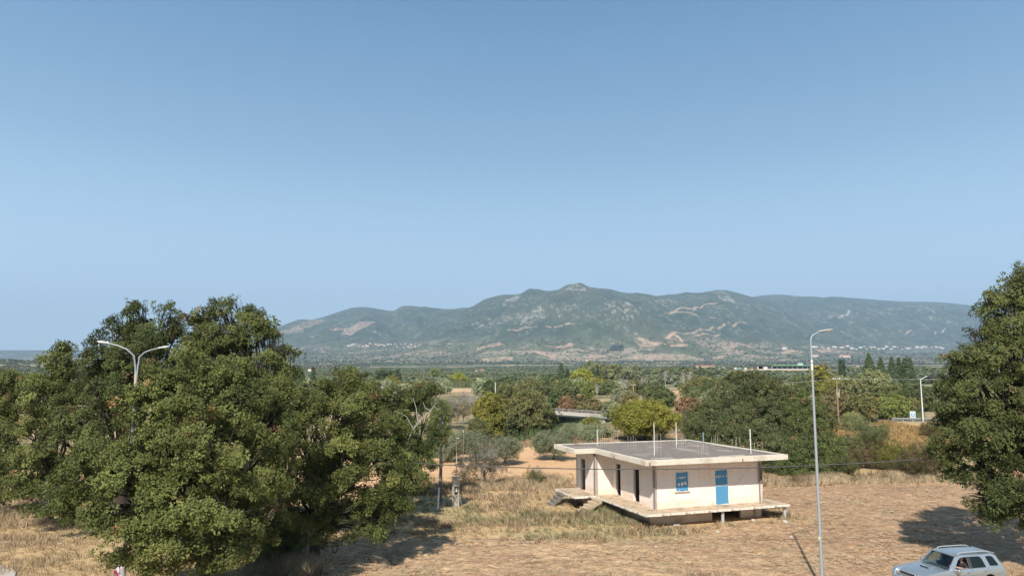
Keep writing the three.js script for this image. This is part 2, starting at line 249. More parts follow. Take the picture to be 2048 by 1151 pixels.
// bare-soil share of the valley floor and lower slopes
function bareAt(x, z, h, d) {
  const patch = .5 * fbm(x / 300 + 11, z / 240 + 5, 2) + .5 * fbm(x / 62 + 3, z / 44 + 5, 3), low = 1 - smooth(110, 260, h);
  return smooth(.525 + .035 * smooth(20, 60, h), .62, patch) * low * smooth(800, 1500, d) * .8;
}
{
  const NT = 1160, T0 = -1, T1 = 1, D = [];
  for (let d = 380; d < 1500; d += 6 + d * .006) D.push(d);
  for (let d = 1500; d < 4000; d += 17) D.push(d);
  for (let d = 4000; d < 9900; d += 21) D.push(d);
  const NR = D.length, pos = new Float32Array(NR * (NT + 1) * 3), col = new Float32Array(NR * (NT + 1) * 3), idx = new Uint32Array((NR - 1) * NT * 6), oc = [0, 0, 0];
  let hid = new Float32Array(NT + 1).fill(-9);
  for (let j = 0; j < NR; j++) for (let i = 0; i <= NT; i++) {
    const d = D[j], x = lerp(T0, T1, i / NT) * d, z = -d, h = landH(x, z), k = (j * (NT + 1) + i) * 3;
    pos[k] = x; pos[k + 1] = h; pos[k + 2] = z;
    const s = (h - 9.6) / d; if (s < hid[i] - .004) { col[k] = .06; col[k + 1] = .07; col[k + 2] = .035; continue; } if (s > hid[i]) hid[i] = s;   // slopes that nothing in front lets one see need no detail
    const f1 = hash(i, j), n1 = fbm(x / 60, z / 90, 3), n0 = fbm(x / 420, z / 600, 3), hi = smooth(60, 260, h);
    let r = lerp(.118, .048, hi), g = lerp(.130, .073, hi), b = lerp(.072, .045, hi);
    const tone = .5 + .95 * n1 * (.7 + .6 * f1); r *= tone; g *= tone; b *= tone;
    const dry = smooth(.5, .72, n0) * .42 * (1 - .6 * hi); r = lerp(r, .15, dry); g = lerp(g, .135, dry); b = lerp(b, .07, dry);
    // plain: cultivated strips
    const flat = 1 - smooth(20, 60, h), cell = vn(Math.floor(x / 90 + vn(z / 300, 1) * 2) * 7.1, Math.floor(z / 130) * 3.3);
    if (flat > 0) { const q = flat * smooth(.35, .8, cell); const w = .6 + .8 * f1 * (.5 + n1); r = lerp(r, .25 * w, q); g = lerp(g, .232 * w, q); b = lerp(b, .13 * w, q); const y = flat * (cell > .8 ? .25 : 0); r = lerp(r, .4, y); g = lerp(g, .29, y); b = lerp(b, .15, y); }
    const bare = bareAt(x, z, h, d) * (f1 > .4 ? .9 : .25); r = lerp(r, .44, bare); g = lerp(g, .335, bare); b = lerp(b, .25, bare);
    // rock showing through the scrub
    const speck = hi * (f1 > .9 && n1 > .5 ? .3 : f1 > .84 && n1 > .6 ? .22 : 0); r = lerp(r, .40, speck); g = lerp(g, .34, speck); b = lerp(b, .29, speck);
    let rk = .015 * hi; for (const q of ROCKS) rk = Math.max(rk, q[4] * (1 - smooth(.3, 1.15, Math.hypot((x - q[0]) / q[2], (z - q[1]) / (q[3] * 1.6)))));
    const rn = .55 * vn(x / 16, z / 34) + .3 * fbm(x / 60 + 3, z / 60, 2) + .25 * f1, rock = smooth(.80 - rk * .52, .88 - rk * .45, rn) * .5 * smooth(90, 200, h); r = lerp(r, .43, rock); g = lerp(g, .39, rock); b = lerp(b, .35, rock);
    let a = featAt(x, z, d, oc); a *= oc[3] ? .9 : (vn(x / 13 + 3, z / 24) > .36 ? .78 : .2) * (f1 > .18 ? 1 : .4); const v = .85 + .3 * n1; r = lerp(r, oc[0] * v, a); g = lerp(g, oc[1] * v, a); b = lerp(b, oc[2] * v, a);
    col[k] = r; col[k + 1] = g; col[k + 2] = b;
  }
  let q = 0; for (let j = 0; j < NR - 1; j++) for (let i = 0; i < NT; i++) { const a = j * (NT + 1) + i, c = a + NT + 1; idx[q++] = a; idx[q++] = a + 1; idx[q++] = c; idx[q++] = c; idx[q++] = a + 1; idx[q++] = c + 1; }
  const g = new THREE.BufferGeometry(); g.setAttribute('position', new THREE.BufferAttribute(pos, 3)); g.setAttribute('color', new THREE.BufferAttribute(col, 3)); g.setIndex(new THREE.BufferAttribute(idx, 1)); g.computeVertexNormals();
  tag(part('mountains', g, vmat, scene), 'hazy scrub covered mountain range with bare patches and dirt tracks', null, null, 'structure');
}
{ // pale concrete path in the near left corner
  const s = new THREE.Shape(); s.absarc(0, 0, 3.75, -Math.PI / 2, Math.PI / 2, false); s.lineTo(-14, 3.75); s.lineTo(-14, -3.75);
  const g = new THREE.ExtrudeGeometry(s, { depth: .16, bevelEnabled: true, bevelSize: .03, bevelThickness: .02, bevelSegments: 2, curveSegments: 40 }).rotateX(-Math.PI / 2).translate(-26.5, -.06, -32.6);
  const m = std(.46, .43, .39, .95, { bumpMap: noiseTex(128, (i, j) => { const v = 255 * (.5 * vn(i / 3, j / 3) + .5 * hash(i, j)); return [v, v, v]; }, { srgb: false }), bumpScale: .008 });
  tag(part('path', g, m, scene), 'pale concrete path with rounded edge in the near corner', null, null, 'structure');
}

// ------------------------------------------------------------------ foliage
// a spray: leaves set round a short twig, about one unit across
function makeSpray(n, len, seed, slim = .5, flat = .7) {
  const R = mul(seed), pos = [], nor = [], a = new THREE.Vector3(), dir = new THREE.Vector3(), side = new THREE.Vector3(), nn = new THREE.Vector3(), out = new THREE.Vector3();
  for (let i = 0; i < n; i++) {
    const th = R() * 6.283, ph = Math.acos(R() * 1.5 - .5), rr = .5 * Math.cbrt(.15 + .85 * R());
    out.set(Math.sin(ph) * Math.cos(th), Math.cos(ph), Math.sin(ph) * Math.sin(th)); a.copy(out).multiplyScalar(rr); a.y *= flat;
    dir.copy(out).add(side.set(R() - .5, R() - .5, R() - .5).multiplyScalar(1.3)).normalize();
    nn.set(R() - .5, .55 + R() * .6, R() - .5).add(out.multiplyScalar(.5)).normalize(); side.crossVectors(dir, nn).normalize(); nn.crossVectors(side, dir).normalize();
    const L = len * (.7 + R() * .6), w = L * slim, q = (f, s, u) => [a.x + dir.x * f * L + side.x * s * w + nn.x * u * L, a.y + dir.y * f * L + side.y * s * w + nn.y * u * L, a.z + dir.z * f * L + side.z * s * w + nn.z * u * L];
    const p0 = q(-.5, 0, 0), p1 = q(0, .5, .1), p2 = q(.5, 0, -.06), p3 = q(0, -.5, .1);
    for (const p of [p0, p1, p2, p0, p2, p3]) pos.push(...p);
    for (let k = 0; k < 6; k++) { const s = k < 3 ? -.25 : .25; const v = [nn.x + side.x * s, nn.y + side.y * s, nn.z + side.z * s], m = Math.hypot(...v); nor.push(v[0] / m, v[1] / m, v[2] / m); }
  }
  const g = new THREE.BufferGeometry(); g.setAttribute('position', new THREE.Float32BufferAttribute(pos, 3)); g.setAttribute('normal', new THREE.Float32BufferAttribute(nor, 3)); return g;
}
const SPRAY = { oak: makeSpray(34, .24, 5, .62), far: makeSpray(20, .36, 6, .66), olive: makeSpray(44, .26, 7, .2, 1), fine: makeSpray(46, .22, 8, .3, 1), needle: makeSpray(40, .3, 9, .14, 1.1), reed: makeSpray(22, .8, 10, .09, 1.6) };
const leafMat = new THREE.MeshPhysicalMaterial({ color: 0xffffff, roughness: .7, transmission: .28, thickness: 0, specularIntensity: .35, side: THREE.DoubleSide });
const dullMat = new THREE.MeshPhysicalMaterial({ color: 0xffffff, roughness: .9, transmission: .25, thickness: 0, specularIntensity: .2, side: THREE.DoubleSide });
const barkTex = noiseTex(64, (i, j) => { const v = .6 + .4 * vn(i / 3, j / 14) - .25 * (hash(i, j) > .8 ? 1 : 0); return [118 * v, 104 * v, 90 * v]; });
const barkMat = new THREE.MeshStandardMaterial({ color: RGB(.62, .58, .54), map: barkTex, roughness: 1 });
const greyBark = std(.34, .32, .30, 1), paleBark = std(.46, .43, .40, 1);
// leaf palettes: [base rgb, second rgb, share of dry leaves, dry rgb]
const PAL = {
  oak: [[.104, .132, .038], [.170, .182, .052], .004, [.34, .17, .09]],
  oakDark: [[.082, .112, .036], [.132, .154, .048], .008, [.33, .18, .10]],
  oakDry: [[.112, .140, .040], [.185, .198, .058], .006, [.36, .2, .1]],
  oakRight: [[.090, .118, .038], [.150, .164, .052], .008, [.46, .26, .17]],
  maquis: [[.088, .110, .046], [.128, .140, .056], .01, [.3, .2, .12]],
  dark: [[.056, .078, .032], [.088, .102, .040], .004, [.2, .15, .08]],
  mid: [[.090, .104, .040], [.135, .130, .050], .01, [.28, .19, .1]],
  brown: [[.150, .122, .058], [.120, .112, .050], .06, [.28, .18, .1]],
  rust: [[.190, .110, .062], [.150, .110, .055], .1, [.3, .16, .09]],
  grey: [[.150, .165, .095], [.20, .208, .125], .005, [.25, .2, .14]],
  olive: [[.165, .192, .105], [.265, .285, .185], .004, [.25, .2, .12]],
  yellow: [[.130, .138, .032], [.180, .168, .040], .02, [.34, .24, .06]],
  walnut: [[.158, .166, .030], [.215, .205, .042], .01, [.32, .25, .07]],
  lime: [[.175, .19, .028], [.225, .225, .046], .0, [.3, .25, .06]],
  poplar: [[.138, .152, .068], [.185, .190, .090], .01, [.26, .22, .1]],
  cypress: [[.050, .070, .034], [.078, .096, .044], .0, [.1, .1, .05]],
  conifer: [[.058, .082, .042], [.092, .116, .056], .0, [.14, .13, .07]],
  reed: [[.130, .185, .070], [.190, .225, .100], .03, [.36, .3, .17]],
  drybush: [[.270, .205, .120], [.205, .165, .090], .1, [.34, .25, .15]],
};
const _m = new THREE.Matrix4(), _q = new THREE.Quaternion(), _p = new THREE.Vector3(), _s = new THREE.Vector3(), _u = new THREE.Vector3(), _y = new THREE.Vector3(0, 1, 0), _q2 = new THREE.Quaternion(), _c = new THREE.Color();
// leaf sprays [x, y, z, size, outward direction, tint] -> one crown
function crownMesh(name, list, geo, mat, pal, R, gain = 1) {
  const im = new THREE.InstancedMesh(geo, mat, list.length); im.name = name; im.userData.kind = 'stuff'; im.castShadow = im.receiveShadow = true;
  list.forEach(([x, y, z, s, dx, dy, dz, t, lum = 1], i) => {
    _u.set(dx + (R() - .5) * .9, dy + .35 + (R() - .5) * .6, dz + (R() - .5) * .9).normalize();
    _q.setFromUnitVectors(_y, _u).multiply(_q2.setFromAxisAngle(_y, R() * 6.283));
    im.setMatrixAt(i, _m.compose(_p.set(x, y, z), _q, _s.set(s, s * (.8 + R() * .4), s)));
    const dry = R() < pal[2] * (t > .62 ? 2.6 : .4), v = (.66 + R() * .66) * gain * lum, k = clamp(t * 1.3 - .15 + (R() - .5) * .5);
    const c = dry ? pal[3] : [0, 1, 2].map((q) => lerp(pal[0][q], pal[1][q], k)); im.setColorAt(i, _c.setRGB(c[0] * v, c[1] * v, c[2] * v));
  });
  return im;
}
// o: x, z, top, w plus look; lobes may be given as [x, y, z, r] in the world
const XZ = (x, z) => ({ x, z });
function tree(o) {
  const R = mul(o.seed ?? Math.round(Math.abs(o.x * 131 + o.z * 37)) + 3), y0 = landH(o.x, o.z), H = Math.max(1, o.top - y0), rx = o.w / 2, d = Math.hypot(o.x, o.z), kind = o.kind ?? 'round';
  const g = thing(o.name, o.label, o.cat ?? 'tree', [o.x, y0, o.z], 0, o.group);
  const cb = (o.cb ?? .16) * H, pal = PAL[o.pal ?? 'mid'], geo = SPRAY[o.leaf ?? (d > 110 ? 'far' : 'oak')];
  const size = o.size ?? Math.max(.5, d * .0052), list = [], lobes = [], P = [];
  if (o.lobes) for (const l of o.lobes) lobes.push([l[0] - o.x, l[1] - y0, l[2] - o.z, l[3]]);
  else if (kind === 'round') {
    const ry = (H - cb) / 2, cy = (H + cb) / 2, n = o.n ?? 11, m = Math.sqrt(rx * ry);
    for (let i = 0; i < n; i++) { const u = (i + .5) / n * 1.9 - .9, a = i * 2.4 + R() * .9, q = Math.sqrt(Math.max(0, 1 - u * u)), f = .5 + .2 * R(), r = m * (.36 + .2 * R()); lobes.push([Math.cos(a) * q * Math.max(0, rx - r * .9) * (f + .35), cy + u * Math.max(0, ry - r * .85), Math.sin(a) * q * Math.max(0, rx - r * .9) * (f + .35), r]); }
    lobes.push([0, cy, 0, m * .6]);
  }
  const dens = o.dens ?? 1, per = (r) => Math.ceil(dens * 3.4 * 4 * Math.PI * r * r / (size * size * .8));
  if (kind === 'cone' || kind === 'spire') {
    const n = Math.ceil(dens * 4 * Math.PI * rx * H / (size * size * .8)) + 30;
    for (let i = 0; i < n; i++) { const f = 1 - Math.sqrt(R()) * .98, a = R() * 6.283, lay = kind === 'cone' ? .72 + .4 * Math.abs(Math.sin(f * 17 + a * .5 + Math.sin(a * 3))) : .85 + .3 * vn(a * 2, f * 9), prof = kind === 'cone' ? 1 - f : Math.pow(1 - f, .5) * smooth(-.1, .18, f); const rr = rx * prof * lay * Math.sqrt(.3 + .7 * R()) + .05; list.push([Math.cos(a) * rr, cb + f * (H - cb), Math.sin(a) * rr, size * (.7 + .5 * R()), Math.cos(a), kind === 'cone' ? -.2 : .9, Math.sin(a), R()]); }
    P.push(limb([new THREE.Vector3(0, -.3, 0), new THREE.Vector3(0, H * .5, 0), new THREE.Vector3(0, H * .97, 0)], [.02 * H + .04, .013 * H, .01], 6));
  } else {
    const gap = o.gap ?? .36, fq = o.fq ?? 1 / Math.max(.55, size * 1.5);
    for (const l of lobes) {
      const n = per(l[3]), tone = R(), team = d < 62 && !o.leaf ? 13 : 1, cr = Math.max(.34, size * .95);
      for (let i = 0; i < n; i += team) {
        const u = R() * 2 - 1, a = R() * 6.283, q = Math.sqrt(1 - u * u), dx = q * Math.cos(a), dy = u, dz = q * Math.sin(a), bump = .78 + .44 * vn3((l[0] + dx * l[3]) * .9 + 50, (l[1] + dy * l[3]) * .9 + 50, (l[2] + dz * l[3]) * .9 + 50), rr = l[3] * bump * Math.pow(.28 + .72 * R(), .4) * (R() < .10 ? 1.08 + .32 * R() : 1);
        const x = l[0] + dx * rr, y = l[1] + dy * rr * .9, z = l[2] + dz * rr;
        if (y < (o.floor ?? .12) || vn3(x * fq + 20, y * fq * 1.2 + 20, z * fq + 20) < gap) continue;
        let deep = false; for (const k of lobes) if (k !== l && Math.hypot(x - k[0], y - k[1], z - k[2]) < k[3] * .55) { deep = true; break; }
        if (deep && R() < .7) continue;
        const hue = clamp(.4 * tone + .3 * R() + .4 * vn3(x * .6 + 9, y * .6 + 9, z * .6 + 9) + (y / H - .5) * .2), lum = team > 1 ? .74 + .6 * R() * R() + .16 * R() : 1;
        // a bough end: sprays bunched together and hanging a little
        for (let k = 0; k < team; k++) { const ox = (R() + R() - 1) * cr * 1.25, oz = (R() + R() - 1) * cr * 1.25, oy = (R() + R() - 1) * cr * .8 - .3 * (ox * dx + oz * dz); if (y + oy < .05) continue; list.push([x + ox, y + oy, z + oz, size * (.5 + .7 * R()), dx, dy, dz, hue, lum]); }
      }
    }
    // trunk, limbs, twigs
    const V = (x, y, z) => new THREE.Vector3(x, y, z), tr = o.tr ?? Math.min(.55, .035 * H + .03), fork = V((R() - .5) * .1 * H, Math.max(cb * .9, H * .22), (R() - .5) * .1 * H);
    P.push(limb([V(0, -.4, 0), V(fork.x * .4 + .04, fork.y * .5, fork.z * .4), fork], [tr * 1.25, tr * .9, tr * .8], d < 120 ? 9 : 6));
    for (const l of lobes) {
      const e = V(l[0], l[1], l[2]), mid = fork.clone().lerp(e, .5).add(V((R() - .5) * l[3] * .7, -l[3] * .25 + R() * l[3] * .3, (R() - .5) * l[3] * .7)), rb = tr * .5 * clamp(l[3] / 2 + .3, .35, 1);
      P.push(limb([fork, fork.clone().lerp(mid, .5).add(V(0, l[3] * .08, 0)), mid, e], [rb, rb * .8, rb * .6, rb * .32], 6));
      const tw = o.twigs ?? (d < 70 ? 9 : d < 130 ? 4 : 1);
      for (let i = 0; i < tw; i++) { const u = R() * 1.6 - .6, a = R() * 6.283, q = Math.sqrt(Math.max(0, 1 - u * u)), f = o.bare ? 1.1 : .95, k = mid.clone().lerp(e, R()); const t = V(l[0] + q * Math.cos(a) * l[3] * f, l[1] + u * l[3] * f, l[2] + q * Math.sin(a) * l[3] * f); const c = k.clone().lerp(t, .55).add(V((R() - .5) * .4, (R() - .5) * .4, (R() - .5) * .4)); P.push(limb([k, c, t], [rb * .3, rb * .18, .008], 4));
        if (o.bare) for (let w = 0; w < o.bare; w++) { const b0 = c.clone().lerp(t, R()), b1 = b0.clone().add(V((R() - .5) * l[3] * .8, (R() - .2) * l[3] * .7, (R() - .5) * l[3] * .8)); P.push(limb([b0, b1], [Math.max(.012, d * .00022), .006], 3)); } }
    }
  }
  part('trunk', P, o.bark ?? barkMat, g);
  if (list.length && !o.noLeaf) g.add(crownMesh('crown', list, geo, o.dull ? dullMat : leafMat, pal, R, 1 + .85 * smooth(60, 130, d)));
  return g;
}
// ------------------------------------------------------------------ the great oaks
{
  tree({ name: 'oak_tree', ...XZ(-12.78, -30.5), top: 10.2, w: 10, cb: .22, pal: 'oakDry', tr: .4, size: .46, dens: 1.0, gap: .40, seed: 11,
    label: 'nearest broad oak whose foliage hangs to the ground in front of the double lamp', lobes: [
    [-13.15,8.56,-30.00,1.69], [-11.57,8.36,-30.00,1.58], [-14.01,8.40,-29.00,1.43], [-10.83,7.25,-31.00,1.53], [-10.46,8.49,-32.00,0.90], [-14.38,5.76,-27.00,1.29], [-15.60,5.77,-28.00,1.38], [-16.90,6.32,-29.00,0.82], [-13.18,6.58,-27.50,1.65], [-11.48,6.77,-27.50,1.65], [-10.29,5.89,-28.50,1.40], [-16.77,4.56,-28.50,0.90], [-14.76,4.55,-27.50,1.20], [-13.35,4.10,-27.00,1.14], [-12.10,4.82,-27.00,1.43], [-10.70,4.64,-27.00,1.33], [-10.39,3.89,-29.00,1.23], [-14.23,3.39,-27.00,0.86], [-12.32,3.16,-26.50,0.93], [-11.26,2.86,-27.00,0.91], [-10.54,2.91,-27.50,0.77], [-13.86,9.71,-31.00,0.65], [-12.55,9.49,-31.00,0.65], [-15.17,9.18,-30.00,0.63], [-9.89,5.29,-30.00,0.85], [-14.24,7.08,-30.50,1.07], [-12.56,7.29,-30.50,1.07], [-13.08,5.66,-29.50,1.25], [-14.72,5.76,-29.50,1.00]] });
  tree({ name: 'oak_tree', ...XZ(-12.13, -39.5), top: 13.2, w: 10, cb: .25, pal: 'oak', tr: .38, size: .5, dens: .8, gap: .41, seed: 12,
    label: 'tall oak with a dark trunk and round yellowing top behind the nearest oak', lobes: [
    [-16.58,11.70,-40.00,1.55], [-17.53,11.00,-40.00,1.27], [-15.32,11.84,-40.00,1.41], [-16.21,12.83,-40.00,0.68], [-17.20,12.83,-40.00,0.45], [-14.72,11.00,-40.00,1.35], [-13.48,9.60,-39.00,1.51], [-12.54,10.14,-39.00,0.82], [-15.55,10.14,-39.00,1.65], [-12.41,8.02,-38.00,1.47], [-13.07,6.11,-39.00,1.51], [-12.13,6.38,-39.00,1.10], [-13.87,3.82,-38.50,1.22], [-12.19,1.51,-38.50,1.03], [-13.09,2.12,-38.00,1.07], [-11.14,1.86,-38.00,0.86], [-10.31,0.73,-37.50,0.58], [-12.69,0.85,-37.00,0.83], [-11.37,0.65,-37.00,0.73], [-13.73,1.58,-37.00,0.89], [-17.71,9.04,-40.00,1.41], [-13.48,11.70,-40.00,0.45], [-14.06,12.12,-40.00,0.45], [-15.67,13.37,-40.00,0.34], [-16.58,13.42,-40.00,0.25], [-17.83,12.35,-40.00,0.34], [-14.65,12.63,-40.00,0.28], [-12.71,10.96,-39.00,0.33], [-18.30,10.72,-40.00,0.39]] });
  tree({ name: 'oak_tree', ...XZ(-22.831, -43), top: 13.4, w: 10, cb: .25, pal: 'oakDark', tr: .36, size: .52, dens: .9, gap: .41, seed: 13,
    label: 'tall dark green oak with broken crown showing sky, just behind the double lamp', lobes: [
    [-22.86,12.61,-43.00,0.97], [-23.59,12.16,-43.00,0.91], [-24.15,11.40,-43.00,0.85], [-21.90,11.70,-43.00,1.03], [-20.87,12.16,-43.00,0.79], [-20.77,13.07,-43.00,0.36], [-22.46,13.37,-43.00,0.36], [-20.21,11.10,-43.00,1.03], [-22.52,10.77,-42.00,1.12], [-23.95,10.18,-42.00,1.01], [-21.29,9.89,-42.00,1.24], [-23.00,9.02,-42.00,1.33], [-24.43,8.44,-42.00,1.24], [-25.49,6.99,-42.00,1.42], [-23.16,6.77,-41.00,1.44], [-26.26,5.56,-42.00,1.12], [-21.66,7.90,-41.00,1.30], [-24.89,11.10,-43.00,0.48], [-23.91,12.79,-43.00,0.30], [-23.16,13.40,-43.00,0.30], [-21.09,13.46,-43.00,0.27], [-20.14,12.61,-43.00,0.30], [-25.05,11.76,-43.00,0.27], [-19.61,11.76,-43.00,0.36]] });
  tree({ name: 'oak_tree', ...XZ(-29.887, -47), top: 11.2, w: 8, cb: .25, pal: 'oakDry', tr: .3, size: .52, dens: .9, gap: .40, seed: 14,
    label: 'thin crowned oak with one bare twiggy leader rising above it at the left', lobes: [
    [-29.61,11.24,-47.00,0.40], [-29.62,10.52,-47.00,0.60], [-30.16,10.19,-47.00,0.60], [-29.01,9.76,-47.00,0.79], [-30.03,9.27,-47.00,1.13], [-31.15,8.95,-47.00,0.99], [-28.07,8.80,-46.00,0.84], [-29.75,7.69,-46.00,1.30], [-27.92,6.50,-45.00,1.20], [-29.77,6.19,-45.00,1.33], [-28.34,4.18,-44.00,1.39], [-29.48,3.29,-44.00,1.18], [-26.96,2.42,-43.00,1.03], [-28.40,1.99,-43.00,0.79], [-25.71,1.89,-42.00,0.83]] });
  tree({ name: 'oak_tree', ...XZ(-35.642, -50), top: 10, w: 8, cb: .25, pal: 'oakDry', tr: .3, size: .55, dens: .8, gap: .40, seed: 15,
    label: 'olive brown oak cut by the left edge of the view', lobes: [
    [-35.40,8.73,-50.00,1.34], [-36.54,7.87,-50.00,1.58], [-33.74,7.57,-49.00,1.38], [-34.59,5.55,-49.00,1.66], [-32.90,3.68,-48.00,1.42], [-34.53,3.36,-48.00,1.52], [-32.71,1.91,-47.00,0.99], [-36.89,5.81,-50.00,1.58]] });
  tree({ name: 'oak_tree', ...XZ(-9.939, -37), top: 9.7, w: 8, cb: .2, pal: 'oak', tr: .26, size: .46, dens: .95, gap: .40, seed: 16,
    label: 'broad spreading oak with low drooping boughs and shadow on the soil beside it', lobes: [
    [-9.12,8.81,-38.00,0.96], [-10.17,8.28,-38.00,1.02], [-8.05,8.15,-38.00,1.12], [-10.64,7.30,-37.00,1.04], [-8.84,7.12,-36.00,1.32], [-7.29,6.80,-37.00,1.20], [-6.29,6.46,-38.00,0.96], [-10.05,5.89,-36.00,1.22], [-8.07,5.52,-35.00,1.36], [-6.68,5.16,-36.00,1.17], [-9.25,4.58,-35.00,1.13], [-7.55,4.11,-35.00,1.13], [-6.15,3.83,-36.00,0.86], [-10.48,3.71,-36.00,0.91], [-8.73,3.41,-35.00,0.69], [-6.77,2.73,-35.50,0.75], [-6.52,2.02,-35.50,0.38], [-5.70,4.04,-37.00,0.73], [-7.73,2.75,-36.00,0.56], [-8.88,9.47,-38.00,0.48], [-8.41,6.25,-37.50,1.32], [-9.54,5.04,-37.00,1.25], [-9.20,3.06,-35.00,0.79], [-8.34,2.49,-35.50,0.55], [-10.20,2.75,-36.00,0.76], [-10.74,4.19,-36.00,0.86], [-6.40,2.49,-35.50,0.65], [-7.00,1.86,-35.50,0.42], [-5.72,3.04,-36.00,0.61], [-5.15,4.54,-37.00,0.73], [-8.09,2.02,-35.50,0.50], [-9.30,1.75,-36.00,0.71]] });
  const dead = tree({ name: 'oak_tree', ...XZ(-7.31, -50), top: 8.8, w: 6, cb: .2, pal: 'oakDark', tr: .26, size: .5, dens: 1.1, gap: .36, seed: 17,
    label: 'dark oak with whitish dead branches showing through, left of the brown utility pole', lobes: [
    [-6.36,8.01,-51.00,0.93], [-7.42,7.48,-51.00,0.86], [-5.77,7.01,-50.00,0.70], [-8.66,7.48,-51.00,1.01], [-7.77,5.81,-50.00,1.20], [-5.90,4.89,-49.00,1.24], [-7.07,4.06,-49.00,1.31], [-5.88,3.56,-49.00,0.76], [-8.25,3.72,-49.00,1.17], [-6.40,2.55,-48.00,0.95], [-7.72,2.39,-48.00,0.88], [-5.80,2.48,-48.50,0.55], [-9.53,6.43,-51.00,1.08], [-5.89,1.59,-48.00,0.68], [-8.95,4.45,-50.00,1.27], [-7.21,1.28,-47.00,0.86], [-8.01,1.46,-46.00,0.97]] });
  { const o = dead.position, V = (a) => new THREE.Vector3(a[0] - o.x, a[1] - o.y, a[2] - o.z), P = [];
    for (const [pts, r] of [[[[-6.94,4.70,-47.60,0.03], [-6.62,5.50,-47.30,0.03], [-6.28,6.02,-47.20,0.03], [-5.77,6.60,-47.20,0.03]], .055], [[[-6.19,6.28,-47.20,0.03], [-6.33,7.14,-47.40,0.03], [-6.54,7.80,-47.40,0.03]], .032], [[[-5.77,6.60,-47.20,0.03], [-5.38,6.93,-47.20,0.03], [-5.01,7.47,-47.40,0.03]], .03], [[[-5.31,6.93,-47.20,0.03], [-5.72,7.15,-47.30,0.03], [-5.87,7.47,-47.40,0.03]], .026], [[[-6.48,5.83,-47.20,0.03], [-6.96,6.60,-47.30,0.03], [-7.71,6.92,-47.40,0.03]], .026], [[[-5.13,7.25,-47.30,0.03], [-4.93,7.05,-47.30,0.03], [-4.67,7.12,-47.30,0.03]], .02]]) P.push(limb(pts.map(V), pts.map((_, i) => r * (1 - i / pts.length * .8)), 6));
    part('dead_branch', P, std(.36, .34, .32, 1), dead, 'whitish bare branches'); }
  tree({ name: 'oak_tree', ...XZ(26.72, -36), top: 15.5, w: 11, cb: .18, pal: 'oakRight', tr: .42, size: .46, dens: .95, gap: .405, seed: 18,
    label: 'great oak at the right edge with small tufts of rust dead leaves', lobes: [
    [26.77,13.14,-36.00,1.52], [25.77,13.40,-36.00,0.81], [25.10,13.01,-36.00,0.61], [26.09,14.17,-36.00,0.56], [26.90,14.69,-36.00,0.76], [24.63,11.87,-36.00,0.76], [25.14,11.59,-35.50,1.25], [23.72,11.61,-36.00,0.46], [23.79,10.86,-36.00,0.86], [23.24,10.23,-36.00,0.66], [23.94,10.09,-35.00,1.23], [25.41,10.09,-35.00,1.36], [22.70,9.73,-36.00,0.56], [22.10,10.15,-36.00,0.30], [22.60,8.63,-35.00,1.18], [23.68,8.17,-34.50,1.34], [25.73,8.15,-35.00,1.48], [22.13,8.85,-36.00,0.61], [22.00,7.88,-35.50,0.85], [21.65,7.36,-36.00,0.56], [22.33,6.71,-35.00,1.18], [23.65,6.28,-34.50,1.46], [21.51,6.18,-35.50,0.80], [21.27,5.40,-36.00,0.46], [25.16,5.81,-34.50,1.46], [22.57,5.05,-35.00,1.04], [23.60,4.19,-34.50,1.26], [23.05,3.41,-35.00,0.79], [24.81,2.94,-35.00,1.04], [22.38,4.11,-35.00,0.59], [22.98,2.59,-35.00,0.35], [25.57,3.41,-35.00,1.36], [24.18,12.63,-36.00,0.25], [22.78,10.86,-36.00,0.30], [23.34,11.56,-36.00,0.30], [24.63,13.53,-36.00,0.28], [20.98,5.60,-36.00,0.25], [25.50,14.12,-36.00,0.30], [21.83,4.55,-36.00,0.33], [21.84,3.36,-35.00,0.35], [21.67,9.47,-36.00,0.35], [28.45,10.60,-36.00,1.39], [28.80,7.61,-36.00,1.52], [28.18,4.92,-36.00,1.32], [28.38,12.63,-36.00,1.06]] });
  // the wide oaks behind the house
  tree({ name: 'oak_tree', ...XZ(24.123, -74), top: 9.6, w: 14, cb: .1, pal: 'maquis', tr: .35, size: .52, dens: .95, gap: .38, seed: 19,
    label: 'wide grey green oak rising behind the right half of the white house', lobes: [
    [24.71,7.76,-76.00,1.82], [23.99,8.53,-77.00,1.19], [26.67,8.42,-77.00,1.08], [28.25,7.73,-77.00,1.08], [22.55,6.71,-76.00,1.82], [26.79,6.97,-76.00,2.03], [20.35,5.01,-74.00,1.77], [22.86,4.82,-73.00,2.26], [25.89,4.57,-73.00,2.26], [18.75,3.41,-72.00,1.52], [20.92,2.77,-71.00,2.00], [23.51,2.39,-70.00,2.17], [25.91,1.92,-70.00,1.97], [28.62,6.45,-76.00,1.61], [24.86,0.30,-68.00,1.25], [18.23,2.67,-72.00,1.12], [22.63,0.63,-69.00,1.75]] });
  tree({ name: 'oak_tree', ...XZ(29.767, -72), top: 9, w: 10, cb: .08, pal: 'oakDark', tr: .35, size: .52, dens: .95, gap: .39, seed: 20,
    label: 'dark oak right behind the tall single lamp post', lobes: [
    [29.95,6.45,-76.00,1.71], [31.34,5.71,-75.00,1.58], [28.65,4.07,-73.00,2.06], [31.18,4.07,-73.00,1.65], [27.44,1.79,-69.00,2.04], [30.29,2.39,-70.00,1.48], [30.53,1.79,-69.00,1.17], [25.65,0.44,-67.00,1.23], [27.52,0.35,-66.00,1.30], [29.82,0.89,-67.00,0.94], [27.75,-0.16,-65.00,0.64], [28.18,4.94,-75.00,1.58]] });
}

